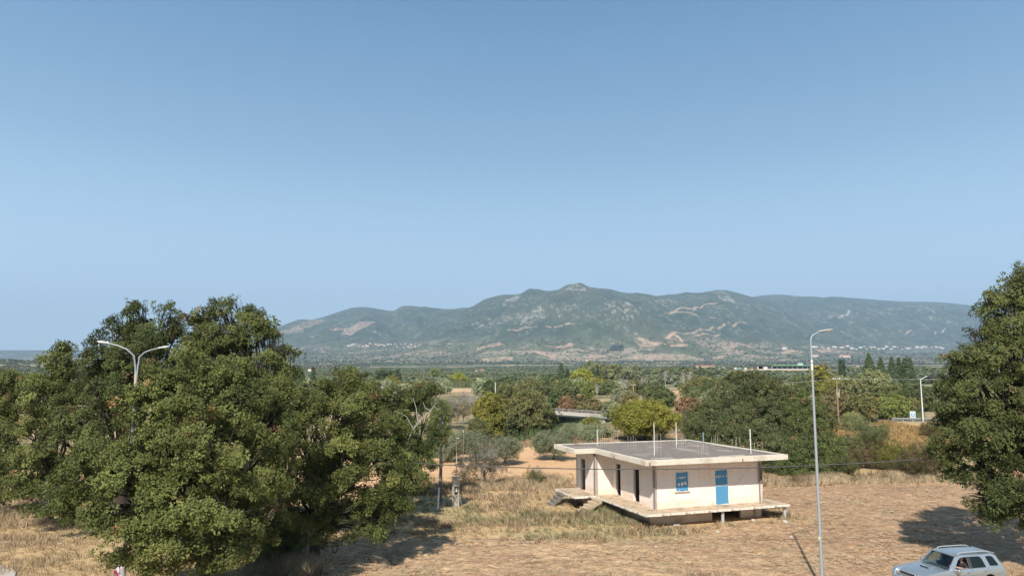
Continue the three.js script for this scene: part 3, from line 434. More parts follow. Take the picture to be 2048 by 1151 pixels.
// ------------------------------------------------------------------ the unfinished white house
{
  const TH = 18.5 * Math.PI / 180;   // house axes: u along the blue-window front, v into the plot
  const house = thing('white_house', 'unfinished white flat roofed house on a raised slab with two blue painted openings', 'house', [8.15, 0, -43.96], TH);
  // local x = u, local z = -v, y up
  const P = (name, geo, mat, label, parent = house) => part(name, geo, mat, parent, label);
  const grime = (base, dirt, seed, amt) => noiseTex(512, (i, j) => { const n = fbm(i / 70 + seed, j / 70, 5), m = fbm(i / 14 + seed, j / 9, 3), k = clamp(smooth(.5, .75, n) * .6 + smooth(.55, .8, m) * .5) * amt; return [0, 1, 2].map((q) => lerp(base[q], dirt[q], k) * (.97 + .05 * hash(i, j, seed))); });
  const grain = noiseTex(256, (i, j) => { const v = 255 * (.5 * fbm(i / 5, j / 5, 3) + .3 * hash(i, j)); return [v, v, v]; }, { srgb: false });
  const wallTex = noiseTex(512, (i, j) => { const n = fbm(i / 60, j / 60, 5), st = smooth(.55, .8, vn(i / 5, 3) * .7 + vn(i / 13, 8) * .3) * smooth(.35, 1, j / 512 + .25 * vn(i / 9, j / 60)) * .5, lo = smooth(.22, .0, j / 512) * .55 * (.4 + n), pl = smooth(.56, .6, fbm(i / 45 + 9, j / 38, 3)) * .10, k = clamp(smooth(.5, .78, n) * .25 + st * .7 + lo + pl); return [lerp(233, 222, k), lerp(224, 190, k), lerp(216, 166, k)].map((v) => v * (.975 + .04 * hash(i, j))); }); wallTex.repeat.set(.16, 1 / 2.89); wallTex.offset.set(0, -.93 / 2.89);
  const wallMat = new THREE.MeshStandardMaterial({ map: wallTex, roughness: .92, bumpMap: grain, bumpScale: .004 });
  const slabTex = grime([190, 170, 146], [112, 100, 86], 9, .95); slabTex.repeat.set(.3, .3);
  const slabMat = new THREE.MeshStandardMaterial({ map: slabTex, roughness: .95, bumpMap: grain, bumpScale: .006 });
  const fasciaTex = grime([212, 204, 190], [160, 146, 128], 15, .7); fasciaTex.repeat.set(.25, .5);
  const fasciaMat = new THREE.MeshStandardMaterial({ map: fasciaTex, roughness: .95, bumpMap: grain, bumpScale: .004 });
  const roofTex = grime([122, 113, 106], [158, 148, 138], 21, 1.2); roofTex.repeat.set(.12, .12);
  const roofMat = new THREE.MeshStandardMaterial({ map: roofTex, roughness: 1, bumpMap: grain, bumpScale: .01 });
  const baseTex = grime([226, 203, 176], [178, 150, 124], 27, .9); baseTex.repeat.set(.2, .5);
  const baseMat = new THREE.MeshStandardMaterial({ map: baseTex, roughness: 1 });
  const dark = std(.05, .045, .04, 1), frameMat = std(.74, .74, .72, .6), pipeMat = std(.17, .17, .18, .5), pipeGrey = std(.40, .42, .44, .5), pvc = std(.62, .60, .56, .6), rust = std(.24, .10, .05, .9), steel = std(.46, .41, .34, .8), blue = std(.075, .27, .47, .8), wood = std(.46, .42, .37, .9);
  // a wall from (u0,v0) to (u1,v1) with openings [from, to, y0, y1] along it; thickness 0.2 to its inner side
  const DT = .93, SOF = 3.82, RT = 4.15;
  function wall(u0, v0, u1, v1, y0, y1, holes = [], t = .2) {
    const L = Math.hypot(u1 - u0, v1 - v0), s = new THREE.Shape([[0, y0], [L, y0], [L, y1], [0, y1]].map((p) => new THREE.Vector2(...p)));
    for (const [a, b, c, d] of holes) s.holes.push(new THREE.Path([[a, c], [a, d], [b, d], [b, c]].map((p) => new THREE.Vector2(...p))));
    const g = new THREE.ExtrudeGeometry(s, { depth: t, bevelEnabled: false });
    g.applyMatrix4(new THREE.Matrix4().makeRotationY(Math.atan2(v1 - v0, u1 - u0))); g.translate(u0, 0, -v0); return g;
  }
  // outline: front v=1.5 (u 1.35..9.5), recessed side u=1.35 (v 1.5..7.3), return v=7.3 (u 0..1.35), side u=0 (v 7.3..10.6)
  const wallBlocks = [
    [1.35, 1.5, 9.5, 1.5, []],
    [9.5, 1.5, 9.5, 10.6, []],
    [9.5, 10.6, 0, 10.6, []],
    [0, 10.6, 0, 7.3, [[.75, 1.72, DT + .02, 3.25]]],
    [0, 7.3, 1.35, 7.3, []],
    [1.35, 7.3, 1.35, 1.5, [[.42, 1.3, DT + .02, 3.2], [3.0, 3.95, DT + .02, 3.2]]],
  ];
  const gw = wallBlocks.map((b) => { const g = wall(b[0], b[1], b[2], b[3], DT + .002, SOF - .002, b[4], -.2); return g; });
  // extrusion runs to local +z of the wall; a minus sign puts the thickness inside
  P('wall', gw, wallMat);
  // inside: floor and dark partition so that the openings look into rooms
  P('inner_wall', [box(.12, 2.8, 5.4, 4.6, 2.38, -4.6), box(4.2, 2.8, .12, 2.3, 2.38, -8.2)], std(.42, .36, .30, 1));
  // plinth under the slab, open in places
  P('plinth', [wall(1.0, 1.46, 5.5, 1.46, -.3, DT - .142, [], -.2), wall(7.7, 1.46, 9.3, 1.46, -.3, DT - .142, [], -.2), wall(9.3, 1.66, 9.3, 10.4, -.3, DT - .142, [[4.5, 6, .1, .7]], -.2), wall(.0, 10.2, .0, 7.7, -.3, DT - .142, [[1.75, 2.4, .0, .6]], -.2), wall(.0, 7.5, 1.0, 7.5, -.3, DT - .142, [], -.2), wall(1.0, 7.3, 1.0, 1.66, -.3, DT - .142, [], -.2), wall(9.3, 10.4, .0, 10.4, -.3, DT - .142, [], -.2)], baseMat);
  // floor slab and roof slab share an outline
  const outline = (g0 = 0) => new THREE.Shape([[-.02 + g0, 0.02 + g0], [10.35 - g0, -.05 + g0], [9.75 - g0, 10.7 - g0], [-1.68 + g0, 10.8 - g0], [-1.68 + g0, 7.1 + g0], [-.15 + g0, 7.1 + g0]].map((p) => new THREE.Vector2(...p)));
  const slabGeo = (shape, y0, th, bev = .015) => new THREE.ExtrudeGeometry(shape, { depth: th - 2 * bev, bevelEnabled: true, bevelSize: bev, bevelThickness: bev, bevelSegments: 2, steps: 1 }).rotateX(-Math.PI / 2).translate(0, y0 + bev, 0);
  const deckShape = new THREE.Shape(); { const pts = [[0, .15], [10.6, .25], [9.9, 10.7], [-1.62, 10.8], [-1.62, 7.2], [-.12, 7.2]], R = mul(4); pts.forEach((p, i) => { const q = pts[(i + 1) % 6], n = Math.ceil(Math.hypot(q[0] - p[0], q[1] - p[1]) / .22); for (let k = 0; k < n; k++) { const f = k / n, w = k ? (R() - .5) * .045 : 0; deckShape[i || k ? 'lineTo' : 'moveTo'](lerp(p[0], q[0], f) + w, lerp(p[1], q[1], f) + w); } }); }
  const edgeTex = grime([226, 217, 204], [118, 104, 88], 33, 1.1); edgeTex.repeat.set(.6, 1.4);
  P('floor_slab', slabGeo(deckShape, DT - .15, .15), [slabMat, new THREE.MeshStandardMaterial({ map: edgeTex, roughness: .95 })], 'stained concrete floor slab with broken edge');
  P('roof_slab', slabGeo(outline(), SOF, RT - SOF - .05), fasciaMat, 'white roof slab with stained edge');
  { const s = outline(); s.holes.push(new THREE.Path(outline(.24).getPoints().reverse())); P('roof_rim', slabGeo(s, RT - .052, .052, .008), fasciaMat); }
  P('roof_surface', slabGeo(outline(.25), RT - .056, .022, .003), roofMat, 'grey rough concrete of the roof');
  // doors: white frames with a shutter folded to one side, dark room behind
  const door = (L) => { // frame at wall coordinates; along u const walls: x = wall u, v range
    const [u, va, vb, top] = L, mid = (va + vb) / 2, w = Math.abs(vb - va);
    const d = P('door', [box(.08, .07, w, u + .03, top - .035, -mid), box(.08, top - DT - .09, .07, u + .03, (top + DT) / 2 - .03, -va + (va > vb ? .035 : -.035)), box(.08, top - DT - .09, .07, u + .03, (top + DT) / 2 - .03, -vb + (va > vb ? -.035 : .035))], frameMat);
    part('shutter', rbox(.05, top - DT - .12, w * .2, .012, u + .09, (top + DT) / 2 - .02, -Math.max(va, vb) - w * .1 - .05), frameMat, d);
    part('threshold', box(.3, .04, w + .1, u - .02, DT + .021, -mid), slabMat, d);
  };
  door([0, 10.6 - .75, 10.6 - 1.72, 3.25]); door([1.35, 7.3 - .42, 7.3 - 1.3, 3.2]); door([1.35, 7.3 - 3.0, 7.3 - 3.95, 3.2]);
  // blue paint with ragged edge over the walled up window and french door
  const ragged = (w, h, seed, spots) => { const R = mul(seed), s = new THREE.Shape(), pts = [[0, 0], [w, 0], [w, h], [0, h]]; pts.forEach((p, i) => { const q = pts[(i + 1) % 4], n = 9; for (let k = 0; k < n; k++) { const f = k / n, e = (i === 2 || i === 0 ? .045 : .03) * (R() - .4); const x = lerp(p[0], q[0], f), y = lerp(p[1], q[1], f); s[i || k ? 'lineTo' : 'moveTo'](x + (i % 2 ? (i === 1 ? e : -e) : 0), y + (i % 2 ? 0 : (i === 2 ? e : -e))); } });
    for (const [x, y, r] of spots) { const p = new THREE.Path(), n = 9; for (let k = n - 1; k >= 0; k--) { const a = k / n * 6.283, q = r * (.7 + .6 * R()); p[k === n - 1 ? 'moveTo' : 'lineTo'](x + Math.cos(a) * q, y + Math.sin(a) * q * 1.2); } s.holes.push(p); } return new THREE.ExtrudeGeometry(s, { depth: .012, bevelEnabled: false }); };
  const wU = 2.86, dU = 5.8;
  const bw = P('window', box(1.0, 1.22, .02, wU + .5, 2.53, -1.492), std(.74, .70, .65, .9), 'walled up window painted blue with white patches');
  part('blue_paint', ragged(.86, 1.14, 7, [[.28, .82, .075], [.48, .82, .075], [.64, .83, .05], [.07, .8, .04], [.2, .42, .09], [.44, .42, .1], [.68, .44, .105], [.22, .04, .035], [.6, .04, .035]]).translate(wU + .07, 1.97, -1.482), blue, bw);
  part('sill', box(1.1, .05, .08, wU + .5, 1.9, -1.46), slabMat, bw);
  const fd = P('french_door', box(1.0, 2.2, .02, dU + .5, DT + 1.1, -1.492), std(.74, .70, .65, .9), 'walled up french door painted blue in two panels');
  part('blue_paint', ragged(.9, .92, 9, [[.08, .52, .05], [.25, .52, .07], [.42, .54, .05], [.62, .53, .045], [.84, .54, .05]]).translate(dU + .05, 2.2, -1.482), blue, fd);
  part('blue_paint', ragged(.94, 1.12, 10, []).translate(dU + .04, .99, -1.482), blue, fd);
  // drain pipes at the corners
  for (const [u, v] of [[-.06, 7.34], [1.3, 1.42], [9.2, 1.42]]) P('drain_pipe', [cyl(.045, .045, SOF - DT, u, (SOF + DT) / 2, -v, 10), cyl(.055, .055, .07, u, DT + 1.4, -v, 10)], pipeMat);
  // pillars under the slab
  for (const [u, v] of [[5.58, .42], [10.38, .5], [9.75, 5.6]]) P('support_pillar', cyl(.1, .1, DT - .1, u, (DT - .2) / 2, -v, 14), pipeGrey);
  P('timber_prop', box(.1, .9, .12, 8.75, .38, -1.35), wood);
  // two flights of concrete steps, each step proud of the one below
  const darkStepMat = std(.17, .15, .13, 1);  // much darker grey, used for the left flight only
  const stairs = (u, v0, v1, n, run, slabMat) => { const s = P('stairs', new THREE.ExtrudeGeometry(new THREE.Shape([[u, DT - .16], [u, DT - .32], [u - n * run, -.1], [u - n * run, .05]].map((p) => new THREE.Vector2(...p))), { depth: v1 - v0 - .02, bevelEnabled: false }).translate(0, 0, -v1 + .01), slabMat);
    for (let i = 0; i < n; i++) part('step', rbox(run + .03, .17, v1 - v0, .012, u - (i + .5) * run, DT - .085 - (i + .0) * (DT / (n)) - .085, -(v0 + v1) / 2), slabMat, s); };
  stairs(-.12, 6.0, 7.05, 5, .3, slabMat); stairs(-1.62, 9.1, 10.0, 4, .24, darkStepMat);
  // on the roof: posts, starter bars, a vent, timber
  const pole = (u, v, h, r = .034) => P('roof_pole', cyl(r * .9, r, h, u, RT + h / 2 - .02, -v, 10), pvc, 'tall white pipe standing on the roof');
  pole(1.15, 9.3, 1.15); pole(1.75, 2.05, 2.1, .03); pole(5.9, 6.2, 1.75); pole(8.45, 1.2, 1.6, .04);
  const R = mul(31);
  const bars = (u, v, h, n, mat, s = .16) => { for (let k = 0; k < n; k++) { const du = (k % 2 ? s : -s) + (R() - .5) * .05, dv = (k > 1 ? s : -s) + (R() - .5) * .05, lean = .03; P('rebar', rod([u + du, RT - .02, -v - dv], [u + du + (R() - .5) * lean, RT + h * (.85 + .25 * R()), -v - dv + (R() - .5) * lean], .0105, 5), mat); } };
  bars(.62, 7.5, .8, 4, steel); bars(1.75, 5.1, .95, 4, steel, .2); bars(2.4, 9.0, .75, 3, steel); bars(1.75, 1.75, 1.35, 4, steel, .17); bars(4.75, 3.6, .95, 4, steel, .18); bars(4.8, 1.25, .85, 4, steel, .2); bars(8.9, 5.9, .75, 4, steel, .16); bars(8.9, 3.4, .8, 4, steel, .18); bars(8.85, .9, .75, 3, steel, .17); bars(-.5, 9.6, .8, 4, rust, .07); bars(-.2, 9.9, .6, 3, rust, .08); bars(6.1, 7.6, .6, 3, rust, .12);
  P('vent_pipe', [cyl(.05, .05, .85, 8.6, RT + .4, -6.9, 10), cyl(.07, .07, .09, 8.6, RT + .84, -6.9, 10), cyl(.09, .1, .06, 8.6, RT, -6.9, 10)], std(.20, .26, .31, .5));
  for (const [u, v, l, a] of [[9.2, 5.2, 2.6, 1.62], [9.45, 3.3, 2.2, 1.66], [9.6, 2.0, 1.7, 1.6]]) P('plank', box(l, .03, .16, 0, 0, 0).rotateY(a).translate(u, RT + .03, -v), wood);
  P('steel_bar', [rod([6.9, RT + .02, -6.9], [8.0, RT + .22, -8.0], .02, 5), rod([8.0, RT + .22, -8.0], [9.2, RT + .03, -7.7], .02, 5)], pipeMat);
  P('plank', box(1.9, .03, .1, 6.3, RT + .03, -.3), wood); P('plank', box(1.5, .03, .1, 1.4, RT + .03, -.55), wood);
  for (const [u, v] of [[-.08, 4.1], [.25, -.02], [6.9, -.06]]) P('fascia_hook', [rod([u, SOF + .2, -v], [u - .12, SOF + .16, -v + .1], .02, 5), rod([u - .12, SOF + .16, -v + .1], [u - .02, SOF + .02, -v + .12], .016, 5)], rust);
  P('clothes_wire', rod([8.95, 3.8, -1.25], [7.3, 2.1, -1.46], .008, 4), steel);
  for (const [u, y] of [[2.3, 3.25], [4.7, 3.25], [7.4, 3.2], [7.7, 2.4]]) P('wall_bolt', rod([u, y, -1.52], [u - .05, y + .1, -1.44], .014, 5), rust);
}

// ------------------------------------------------------------------ street lamps
const at = (x, z, y = 0) => [x, landH(x, z) + y, z];
const galv = std(.33, .36, .39, .5, { metalness: .25 }), headGrey = std(.30, .30, .30, .5), lens = std(.6, .6, .56, .3);
function lampHead(x, y, z, len, ang, turn) { // flat cobra-head lantern whose long axis leaves along +x
  const m = new THREE.Matrix4().makeRotationY(turn).multiply(new THREE.Matrix4().makeRotationZ(ang)).setPosition(x, y, z);
  const b = new THREE.SphereGeometry(.5, 14, 8).scale(len, len * .2, len * .42).translate(len * .45, 0, 0), n = cyl(len * .07, len * .09, len * .3, 0, 0, 0, 8).rotateZ(Math.PI / 2), l = new THREE.SphereGeometry(.5, 12, 6).scale(len * .62, len * .12, len * .34).translate(len * .52, -len * .06, 0);
  return [[b.applyMatrix4(m), n.applyMatrix4(m)], l.applyMatrix4(m)];
}
{
  const V = (x, y, z) => new THREE.Vector3(x, y, z);
  const a = thing('street_lamp', 'tall grey single arm street lamp in front of the dark oak', 'street lamp', [13.5, 0, -32.1]);
  part('base', [rbox(.42, .04, .42, .01, 0, .02, 0), cyl(.075, .1, .95, 0, .5, 0, 14), cyl(.1, .16, .12, 0, .08, 0, 14)], galv, a);
  part('pole', cyl(.042, .074, 10.05, 0, 5.95, 0, 14), galv, a);
  part('collar', [cyl(.056, .056, .3, 0, 9.75, 0, 14), cyl(.052, .052, .12, 0, 10.0, 0, 14)], std(.60, .61, .62, .5), a);
  part('arm', limb([V(0, 10.6, 0), V(0, 10.98, 0), V(.08, 11.16, 0), V(.28, 11.27, 0), V(.52, 11.36, 0)], [.034, .03, .028, .026, .025], 10), galv, a);
  const [h, l] = lampHead(.46, 11.35, 0, .64, .14, 0); const head = part('lamp_head', h, headGrey, a); part('lens', l, lens, head);
  part('pole_clip', [rbox(.1, .16, .1, .02, -.07, 2.3, 0.02), cyl(.082, .082, .04, 0, 2.35, 0, 12)], std(.45, .44, .30, .7), a);

  const p = [-15.138, 6.995, -28.7], q = [-15.14, 9.96, -28.7];
  const b = thing('street_lamp', 'double arm street lamp rising out of the left oaks', 'street lamp', [p[0], 0, p[2]]);
  const top = q[1], jx = .02; b.rotation.z = -.004;
  part('base', [rbox(.4, .04, .4, .01, 0, .02, 0), cyl(.08, .1, 1.1, 0, .55, 0, 12)], galv, b);
  part('pole', cyl(.05, .085, top - 1.4, 0, (top - 1.4) / 2 + 1, 0, 14), galv, b);
  part('collar', [cyl(.062, .062, .42, 0, top - .75, 0, 12)], std(.50, .36, .28, .7), b, 'rust streaked collar');
  for (const [s, ex, ey, sc] of [[-1, 1.18, .78, 1], [1, .98, .58, .9]]) {
    part('arm', limb([V(s * .03, top - 1.0, 0), V(s * .045, top - .25, 0), V(s * .12, top + ey * .3, .05), V(s * ex * .35, top + ey * .62, .1), V(s * ex * .65, top + ey * .8, .12), V(s * ex, top + ey * .93, .15)], [.036, .034, .032, .029, .026, .024], 9), galv, b);
    const [h2, l2] = lampHead(s * ex * .98, top + ey * .93, .15, .46 * sc, .14, s < 0 ? Math.PI : 0); const hd = part('lamp_head', h2, std(.62, .63, .64, .4), b); part('lens', l2, lens, hd);
  }
  const c = thing('street_lamp', 'small white street lamp far off beside the blue and white sign', 'street lamp', at(69.727, -122.0));
  const ch = 7.0; part('pole', [cyl(.07, .11, ch, 0, ch / 2, 0, 10)], std(.66, .67, .68, .5), c); part('arm', limb([V(0, ch - .05, 0), V(.06, ch + .15, 0), V(.75, ch + .5, 0)], [.06, .06, .05], 8), std(.66, .67, .68, .5), c);
  const [h3, l3] = lampHead(.7, ch + .48, 0, .6, .3, 0); const hd3 = part('lamp_head', h3, std(.62, .63, .64, .4), c); part('lens', l3, lens, hd3);
}
// ------------------------------------------------------------------ poles and cables
const poleWood = std(.20, .155, .125, .95), poleConc = std(.50, .49, .47, .9), white = std(.76, .75, .72, .7);
{
  const p = [-5.273, -53.64], t = thing('utility_pole', 'brown wooden utility pole beside the concrete meter pillar', 'utility pole', at(...p));
  part('pole', [cyl(.085, .14, 6.5, 0, 3.1, 0, 12), new THREE.SphereGeometry(.085, 8, 5).translate(0, 6.36, 0)], poleWood, t);
  part('tag_plate', box(.17, .16, .2, .0, 4.15, .06), white, t);
  part('bracket', box(.06, .4, .1, .09, 3.75, .1), std(.36, .37, .38, .6), t);
  part('insulator', cyl(.05, .06, .14, -.1, 6.0, .05, 8), white, t); part('insulator', cyl(.05, .06, .14, .11, 5.7, .05, 8), white, t);
  const g = [-5.144, -50.628], gx = g[0] - p[0], gz = g[1] - p[1];
  part('guy_wire', rod([-.02, 4.1, .1], [gx, .1, gz], .012, 5), pvcWire(), t); part('guy_guard', rod([gx, 0, gz], [gx * .85 + -.02 * .15, 1.35, gz * .72 + .03], .055, 10), white, t, 'white sleeve on the stay wire');
}
function pvcWire() { return std(.30, .29, .27, .6); }
{
  const p = [-4.015, -51.902], t = thing('meter_pillar', 'weathered concrete pillar with a black and white meter box and thin riser pole', 'meter pillar', at(...p), .12);
  const conc = std(.36, .32, .27, 1, { bumpMap: noiseTex(128, (i, j) => { const v = 255 * fbm(i / 6, j / 6, 3); return [v, v, v]; }, { srgb: false }), bumpScale: .02 });
  part('pillar', rbox(.52, 2.0, .42, .03, 0, .95, 0), conc, t); part('cap', rbox(.56, .07, .46, .02, 0, 1.98, 0), conc, t);
  const m = part('meter_box', rbox(.2, .5, .06, .012, .02, 1.12, .225), std(.02, .02, .02, .4), t); part('meter_window', rbox(.1, .26, .02, .008, .03, 1.17, .262), white, m);
  part('riser_pole', [cyl(.022, .025, 1.75, .04, 2.85, 0, 8)], std(.52, .51, .49, .6), t); part('riser_pole', [cyl(.018, .022, 1.3, .03, 4.3, 0, 8)], std(.30, .17, .10, .9), t, 'rusty upper tube'); part('cross_arm', [rod([.03, 4.75, 0], [.22, 4.75, .05], .016, 6)], white, t);
  part('stay', rod([.45, .02, .1], [-.02, 1.9, 0], .012, 5), std(.52, .51, .49, .6), t);
  const q = [-4.082, -60.659]; const s = thing('thin_post', 'thin dark post in the thorny bush right of the meter pillar', 'post', at(...q)); part('shaft', cyl(.025, .035, 4.4, 0, 2.2, 0, 7), std(.22, .17, .14, .9), s); part('cap', cyl(.03, .03, .25, 0, 4.5, 0, 7), std(.5, .5, .5, .5), s);
}
function sagging(name, label, a, b, sag, r, mat) {
  const P = []; for (let i = 0; i <= 40; i++) { const f = i / 40; P.push(new THREE.Vector3(lerp(a[0], b[0], f), lerp(a[1], b[1], f) - 4 * sag * f * (1 - f), lerp(a[2], b[2], f))); }
  tag(part(name, limb(P, P.map(() => r), 5), mat, scene), label, 'cable');
}
sagging('power_cable', 'thick dark power cable crossing the view in front of the white house', [-13.901, 5.539, -37], [30.085, 5.89, -37], 1.12, .026, std(.07, .07, .075, .6));
{
  const pole = (label, px, mat, extra) => { const [x, y, z] = px, g = landH(x, z), t = thing('utility_pole', label, 'utility pole', [x, g, z]), h = y - g; part('pole', cyl(.1, .16, h + .5, 0, h / 2 - .25, 0, 8), mat, t); if (extra) extra(t, h); return [x, y, z]; };
  pole('white concrete pole standing over the yellow green stream tree', [-3.456, 7.103, -150.0], poleConc);
  const a = pole('thin orange brown pole with a cross arm above the walnut tree', [27.985, 6.397, -165.0], std(.40, .25, .16, .9), (t, h) => part('cross_arm', box(1.1, .1, .1, 0, h - .15, 0), poleConc, t));
  pole('short grey pole between the orange brown pole and the tan field', [51.534, 4.373, -260.0], poleConc);
  pole('grey wooden pole at the left shoulder of the wide oak', [26.335, 6.051, -95], std(.36, .31, .27, .9));
  pole('grey pole standing above the crown of the wide oak', [45.117, 7.527, -115.0], std(.38, .34, .30, .9));
  const d = pole('brown pole carrying a transformer frame right of the tall lamp', [51.312, 8.267, -113.0], std(.24, .17, .13, .9), (t, h) => { part('cross_arm', box(1.2, .1, .1, 0, h - .05, 0), poleConc, t); part('transformer_frame', [box(.1, 1.3, .1, .26, h - 2.2, .1), box(.1, 1.3, .1, -.12, h - 2.2, .1), box(.5, .09, .16, .08, h - 2.85, .1), box(.28, .6, .3, .08, h - 2.4, .1)], std(.36, .31, .22, .8), t); for (const e of [-.5, .5]) part('insulator', cyl(.06, .06, .2, e, h + .08, 0, 6), white, t); });
  const wire = std(.20, .20, .20, .6);
  sagging('overhead_wire', 'thin pale wire from the transformer pole to the right edge oak', d, [68.182, 8.42, -100.0], .1, .014, std(.55, .55, .55, .5));
  sagging('overhead_wire', 'thin wire from the grey pole over the wide oak to the transformer pole', [39.204, 7.309, -118.0], d, .15, .014, std(.5, .5, .5, .5));
  sagging('overhead_wire', 'thin wire from the orange brown pole towards the wide oak', a, [60.453, 5.386, -190.0], .2, .016, wire);
  sagging('overhead_wire', 'faint wire over the dark evergreens left of the orange brown pole', [-1.856, 5.386, -190.0], a, .4, .016, wire);
}
// ------------------------------------------------------------------ road bits beyond the field
{
  // bridge over the stream
  const A = new THREE.Vector3(7.341, 0.872, -160.0), B = new THREE.Vector3(21.3, 0.686, -142.0), L = A.distanceTo(B), t = thing('road_bridge', 'small concrete road bridge with a light rail over the reed filled stream', 'bridge', [(A.x + B.x) / 2, (A.y + B.y) / 2, (A.z + B.z) / 2], -Math.atan2(B.z - A.z, B.x - A.x));
  const conc = std(.42, .385, .35, 1), dk = std(.20, .19, .18, 1);
  part('deck', box(L + 4, .55, 5, 0, -.85, -2.5), conc, t); part('parapet', rbox(L + 4, .72, .22, .03, 0, -.36, .02), std(.46, .41, .37, 1), t); part('kerb', box(L + 4, .2, .3, 0, -.66, .17), std(.50, .48, .45, 1), t);
  part('abutment', box(2.6, 4, 5, L / 2 - 5.6, -3.1, -2.6), conc, t); part('abutment', box(2.4, 4, 5, -L / 2 - .4, -3.1, -2.6), dk, t); part('pier_wall', box(L, 3.2, .5, -2, -2.8, -5.2), dk, t);
  const rail = part('rail', [rod([-L / 2 - 1, .52, .02], [L / 2 + 2, .52, .02], .035, 6), rod([-L / 2 - 1, .28, .02], [L / 2 + 2, .28, .02], .025, 6)], std(.56, .58, .60, .5), t);
  for (let i = 0; i < 13; i++) part('rail_post', cyl(.03, .03, .6, -L / 2 + i * (L + 1) / 12, .25, .02, 6), std(.56, .58, .60, .5), rail);
}
{
  const a = [58.166, -123.0], b = [73.654, -123.0], L = b[0] - a[0];
  { const g = new THREE.PlaneGeometry(L + 120, 6, 60, 2).rotateX(-Math.PI / 2), p = g.attributes.position; g.translate((a[0] + b[0]) / 2 + 20, 0, -126.5); for (let i = 0; i < p.count; i++) p.setY(i, nearH(p.getX(i), -126.5) + .16); tag(part('road', g, std(.12, .118, .115, .95), scene), 'grey country road behind the guardrail', null, null, 'structure'); }
  const t = thing('guardrail', 'grey steel guardrail along the road under the blue and white sign', 'guardrail', [b[0], nearH(b[0], -123), -123]);
  part('beam', [rbox(9, .26, .06, .02, -4.2, .62, 0), rbox(9, .06, .1, .02, -4.2, .62, .03)], std(.27, .28, .29, .6), t);
  for (let i = 0; i < 6; i++) part('post', box(.1, .7, .1, -8.4 + i * 1.65, .35, -.08), std(.4, .4, .4, .6), t);
  const q = [69.692, -125.0], s = thing('road_sign', 'square white sign with a blue middle and unreadable lettering', 'sign', at(...q));
  const sg = part('panel', rbox(.98, 1.12, .05, .02, 0, 1.25, 0), std(.56, .60, .64, .5), s); part('blue_field', rbox(.62, .52, .02, .01, 0, 1.2, .03), std(.10, .25, .50, .5), sg); part('lettering', [box(.4, .07, .012, 0, 1.34, .045), box(.44, .07, .012, 0, 1.22, .045), box(.3, .07, .012, 0, 1.1, .045)], std(.75, .78, .8, .5), sg);
  part('leg', cyl(.035, .035, 1.8, -.36, .6, -.06, 7), galv, s); part('leg', cyl(.035, .035, 1.8, .36, .6, -.06, 7), galv, s);
}
{
  // low grey building and the pieces of road deck seen over the oaks
  const p = [-48.774, 2.679, -270.0], t = thing('farm_building', 'low pale building with flat grey roof seen over the left oaks', 'building', [p[0], landH(p[0], p[2]), p[2]]), h = p[1] - t.position.y + .3;
  part('wall', box(7.2, h, 4, 0, h / 2, 0), std(.62, .58, .52, .9), t); part('roof', box(8.4, .45, 5, -.3, h + .22, 0), std(.36, .35, .34, .9), t); part('opening', box(2, h * .45, .12, 1.8, h * .5, 2.02), std(.06, .05, .05, 1), t);
  const q = [-28.078, 3.811, -190.0], u = thing('concrete_canopy', 'thin concrete slab on a short pillar beside the left oaks', 'canopy', [q[0], landH(q[0], q[2]), q[2]]), hh = q[1] - u.position.y;
  part('slab', box(7.6, .35, 3, 0, hh, 0), std(.42, .38, .35, 1), u); part('pillar', box(.6, hh, .6, -2.2, hh / 2, .6), std(.5, .45, .4, 1), u); part('pillar', box(.6, hh, .6, 2.8, hh / 2, .6), std(.45, .4, .36, 1), u);
  const r = [-21.629, 5.916, -60], v = thing('red_panel', 'small faded red panel glimpsed between the left oaks', 'panel', [r[0], 0, r[2]]); part('board', rbox(.5, .42, .05, .015, 0, r[1], 0), std(.42, .10, .11, .7), v); part('post', cyl(.04, .05, r[1], 0, r[1] / 2, -.06, 8), poleWood, v);
}
{
  // dark post with a sticker-covered board in the near left
  const p = [-17.748, -33.39], t = thing('poster_post', 'dark post carrying a board covered in red and violet graffiti stickers', 'post', [p[0], 0, p[1]], .1);
  part('pole', cyl(.055, .06, 1.35, 0, .67, 0, 12), std(.06, .07, .09, .5), t);
  const n = 64, R = mul(9), bl = []; for (let i = 0; i < 70; i++) bl.push([R() * n, R() * n, 2 + R() * 7, R()]);
  const tex = noiseTex(n, (i, j) => { let c = [120, 104, 128]; for (const [x, y, r, k] of bl) if (Math.abs(i - x) + Math.abs(j - y) * .8 < r) c = k < .22 ? [128, 30, 46] : k < .42 ? [214, 196, 204] : k < .58 ? [52, 44, 70] : k < .72 ? [150, 118, 160] : k < .82 ? [150, 132, 80] : [176, 188, 204]; return c; });
  const s = new THREE.Shape([[-.21, .1], [.21, .1], [.28, 1.08], [-.28, 1.08]].map((q) => new THREE.Vector2(...q)));
  const g = new THREE.ExtrudeGeometry(s, { depth: .03, bevelEnabled: true, bevelSize: .008, bevelThickness: .008, bevelSegments: 1 }).translate(0, 0, .06), uv = g.attributes.uv, ps = g.attributes.position; for (let i = 0; i < uv.count; i++) uv.setXY(i, ps.getX(i) * 1.7 + .5, ps.getY(i) * .95);
  part('board', g, new THREE.MeshStandardMaterial({ map: tex, roughness: .6 }), t, 'tapered board covered in stickers');
}

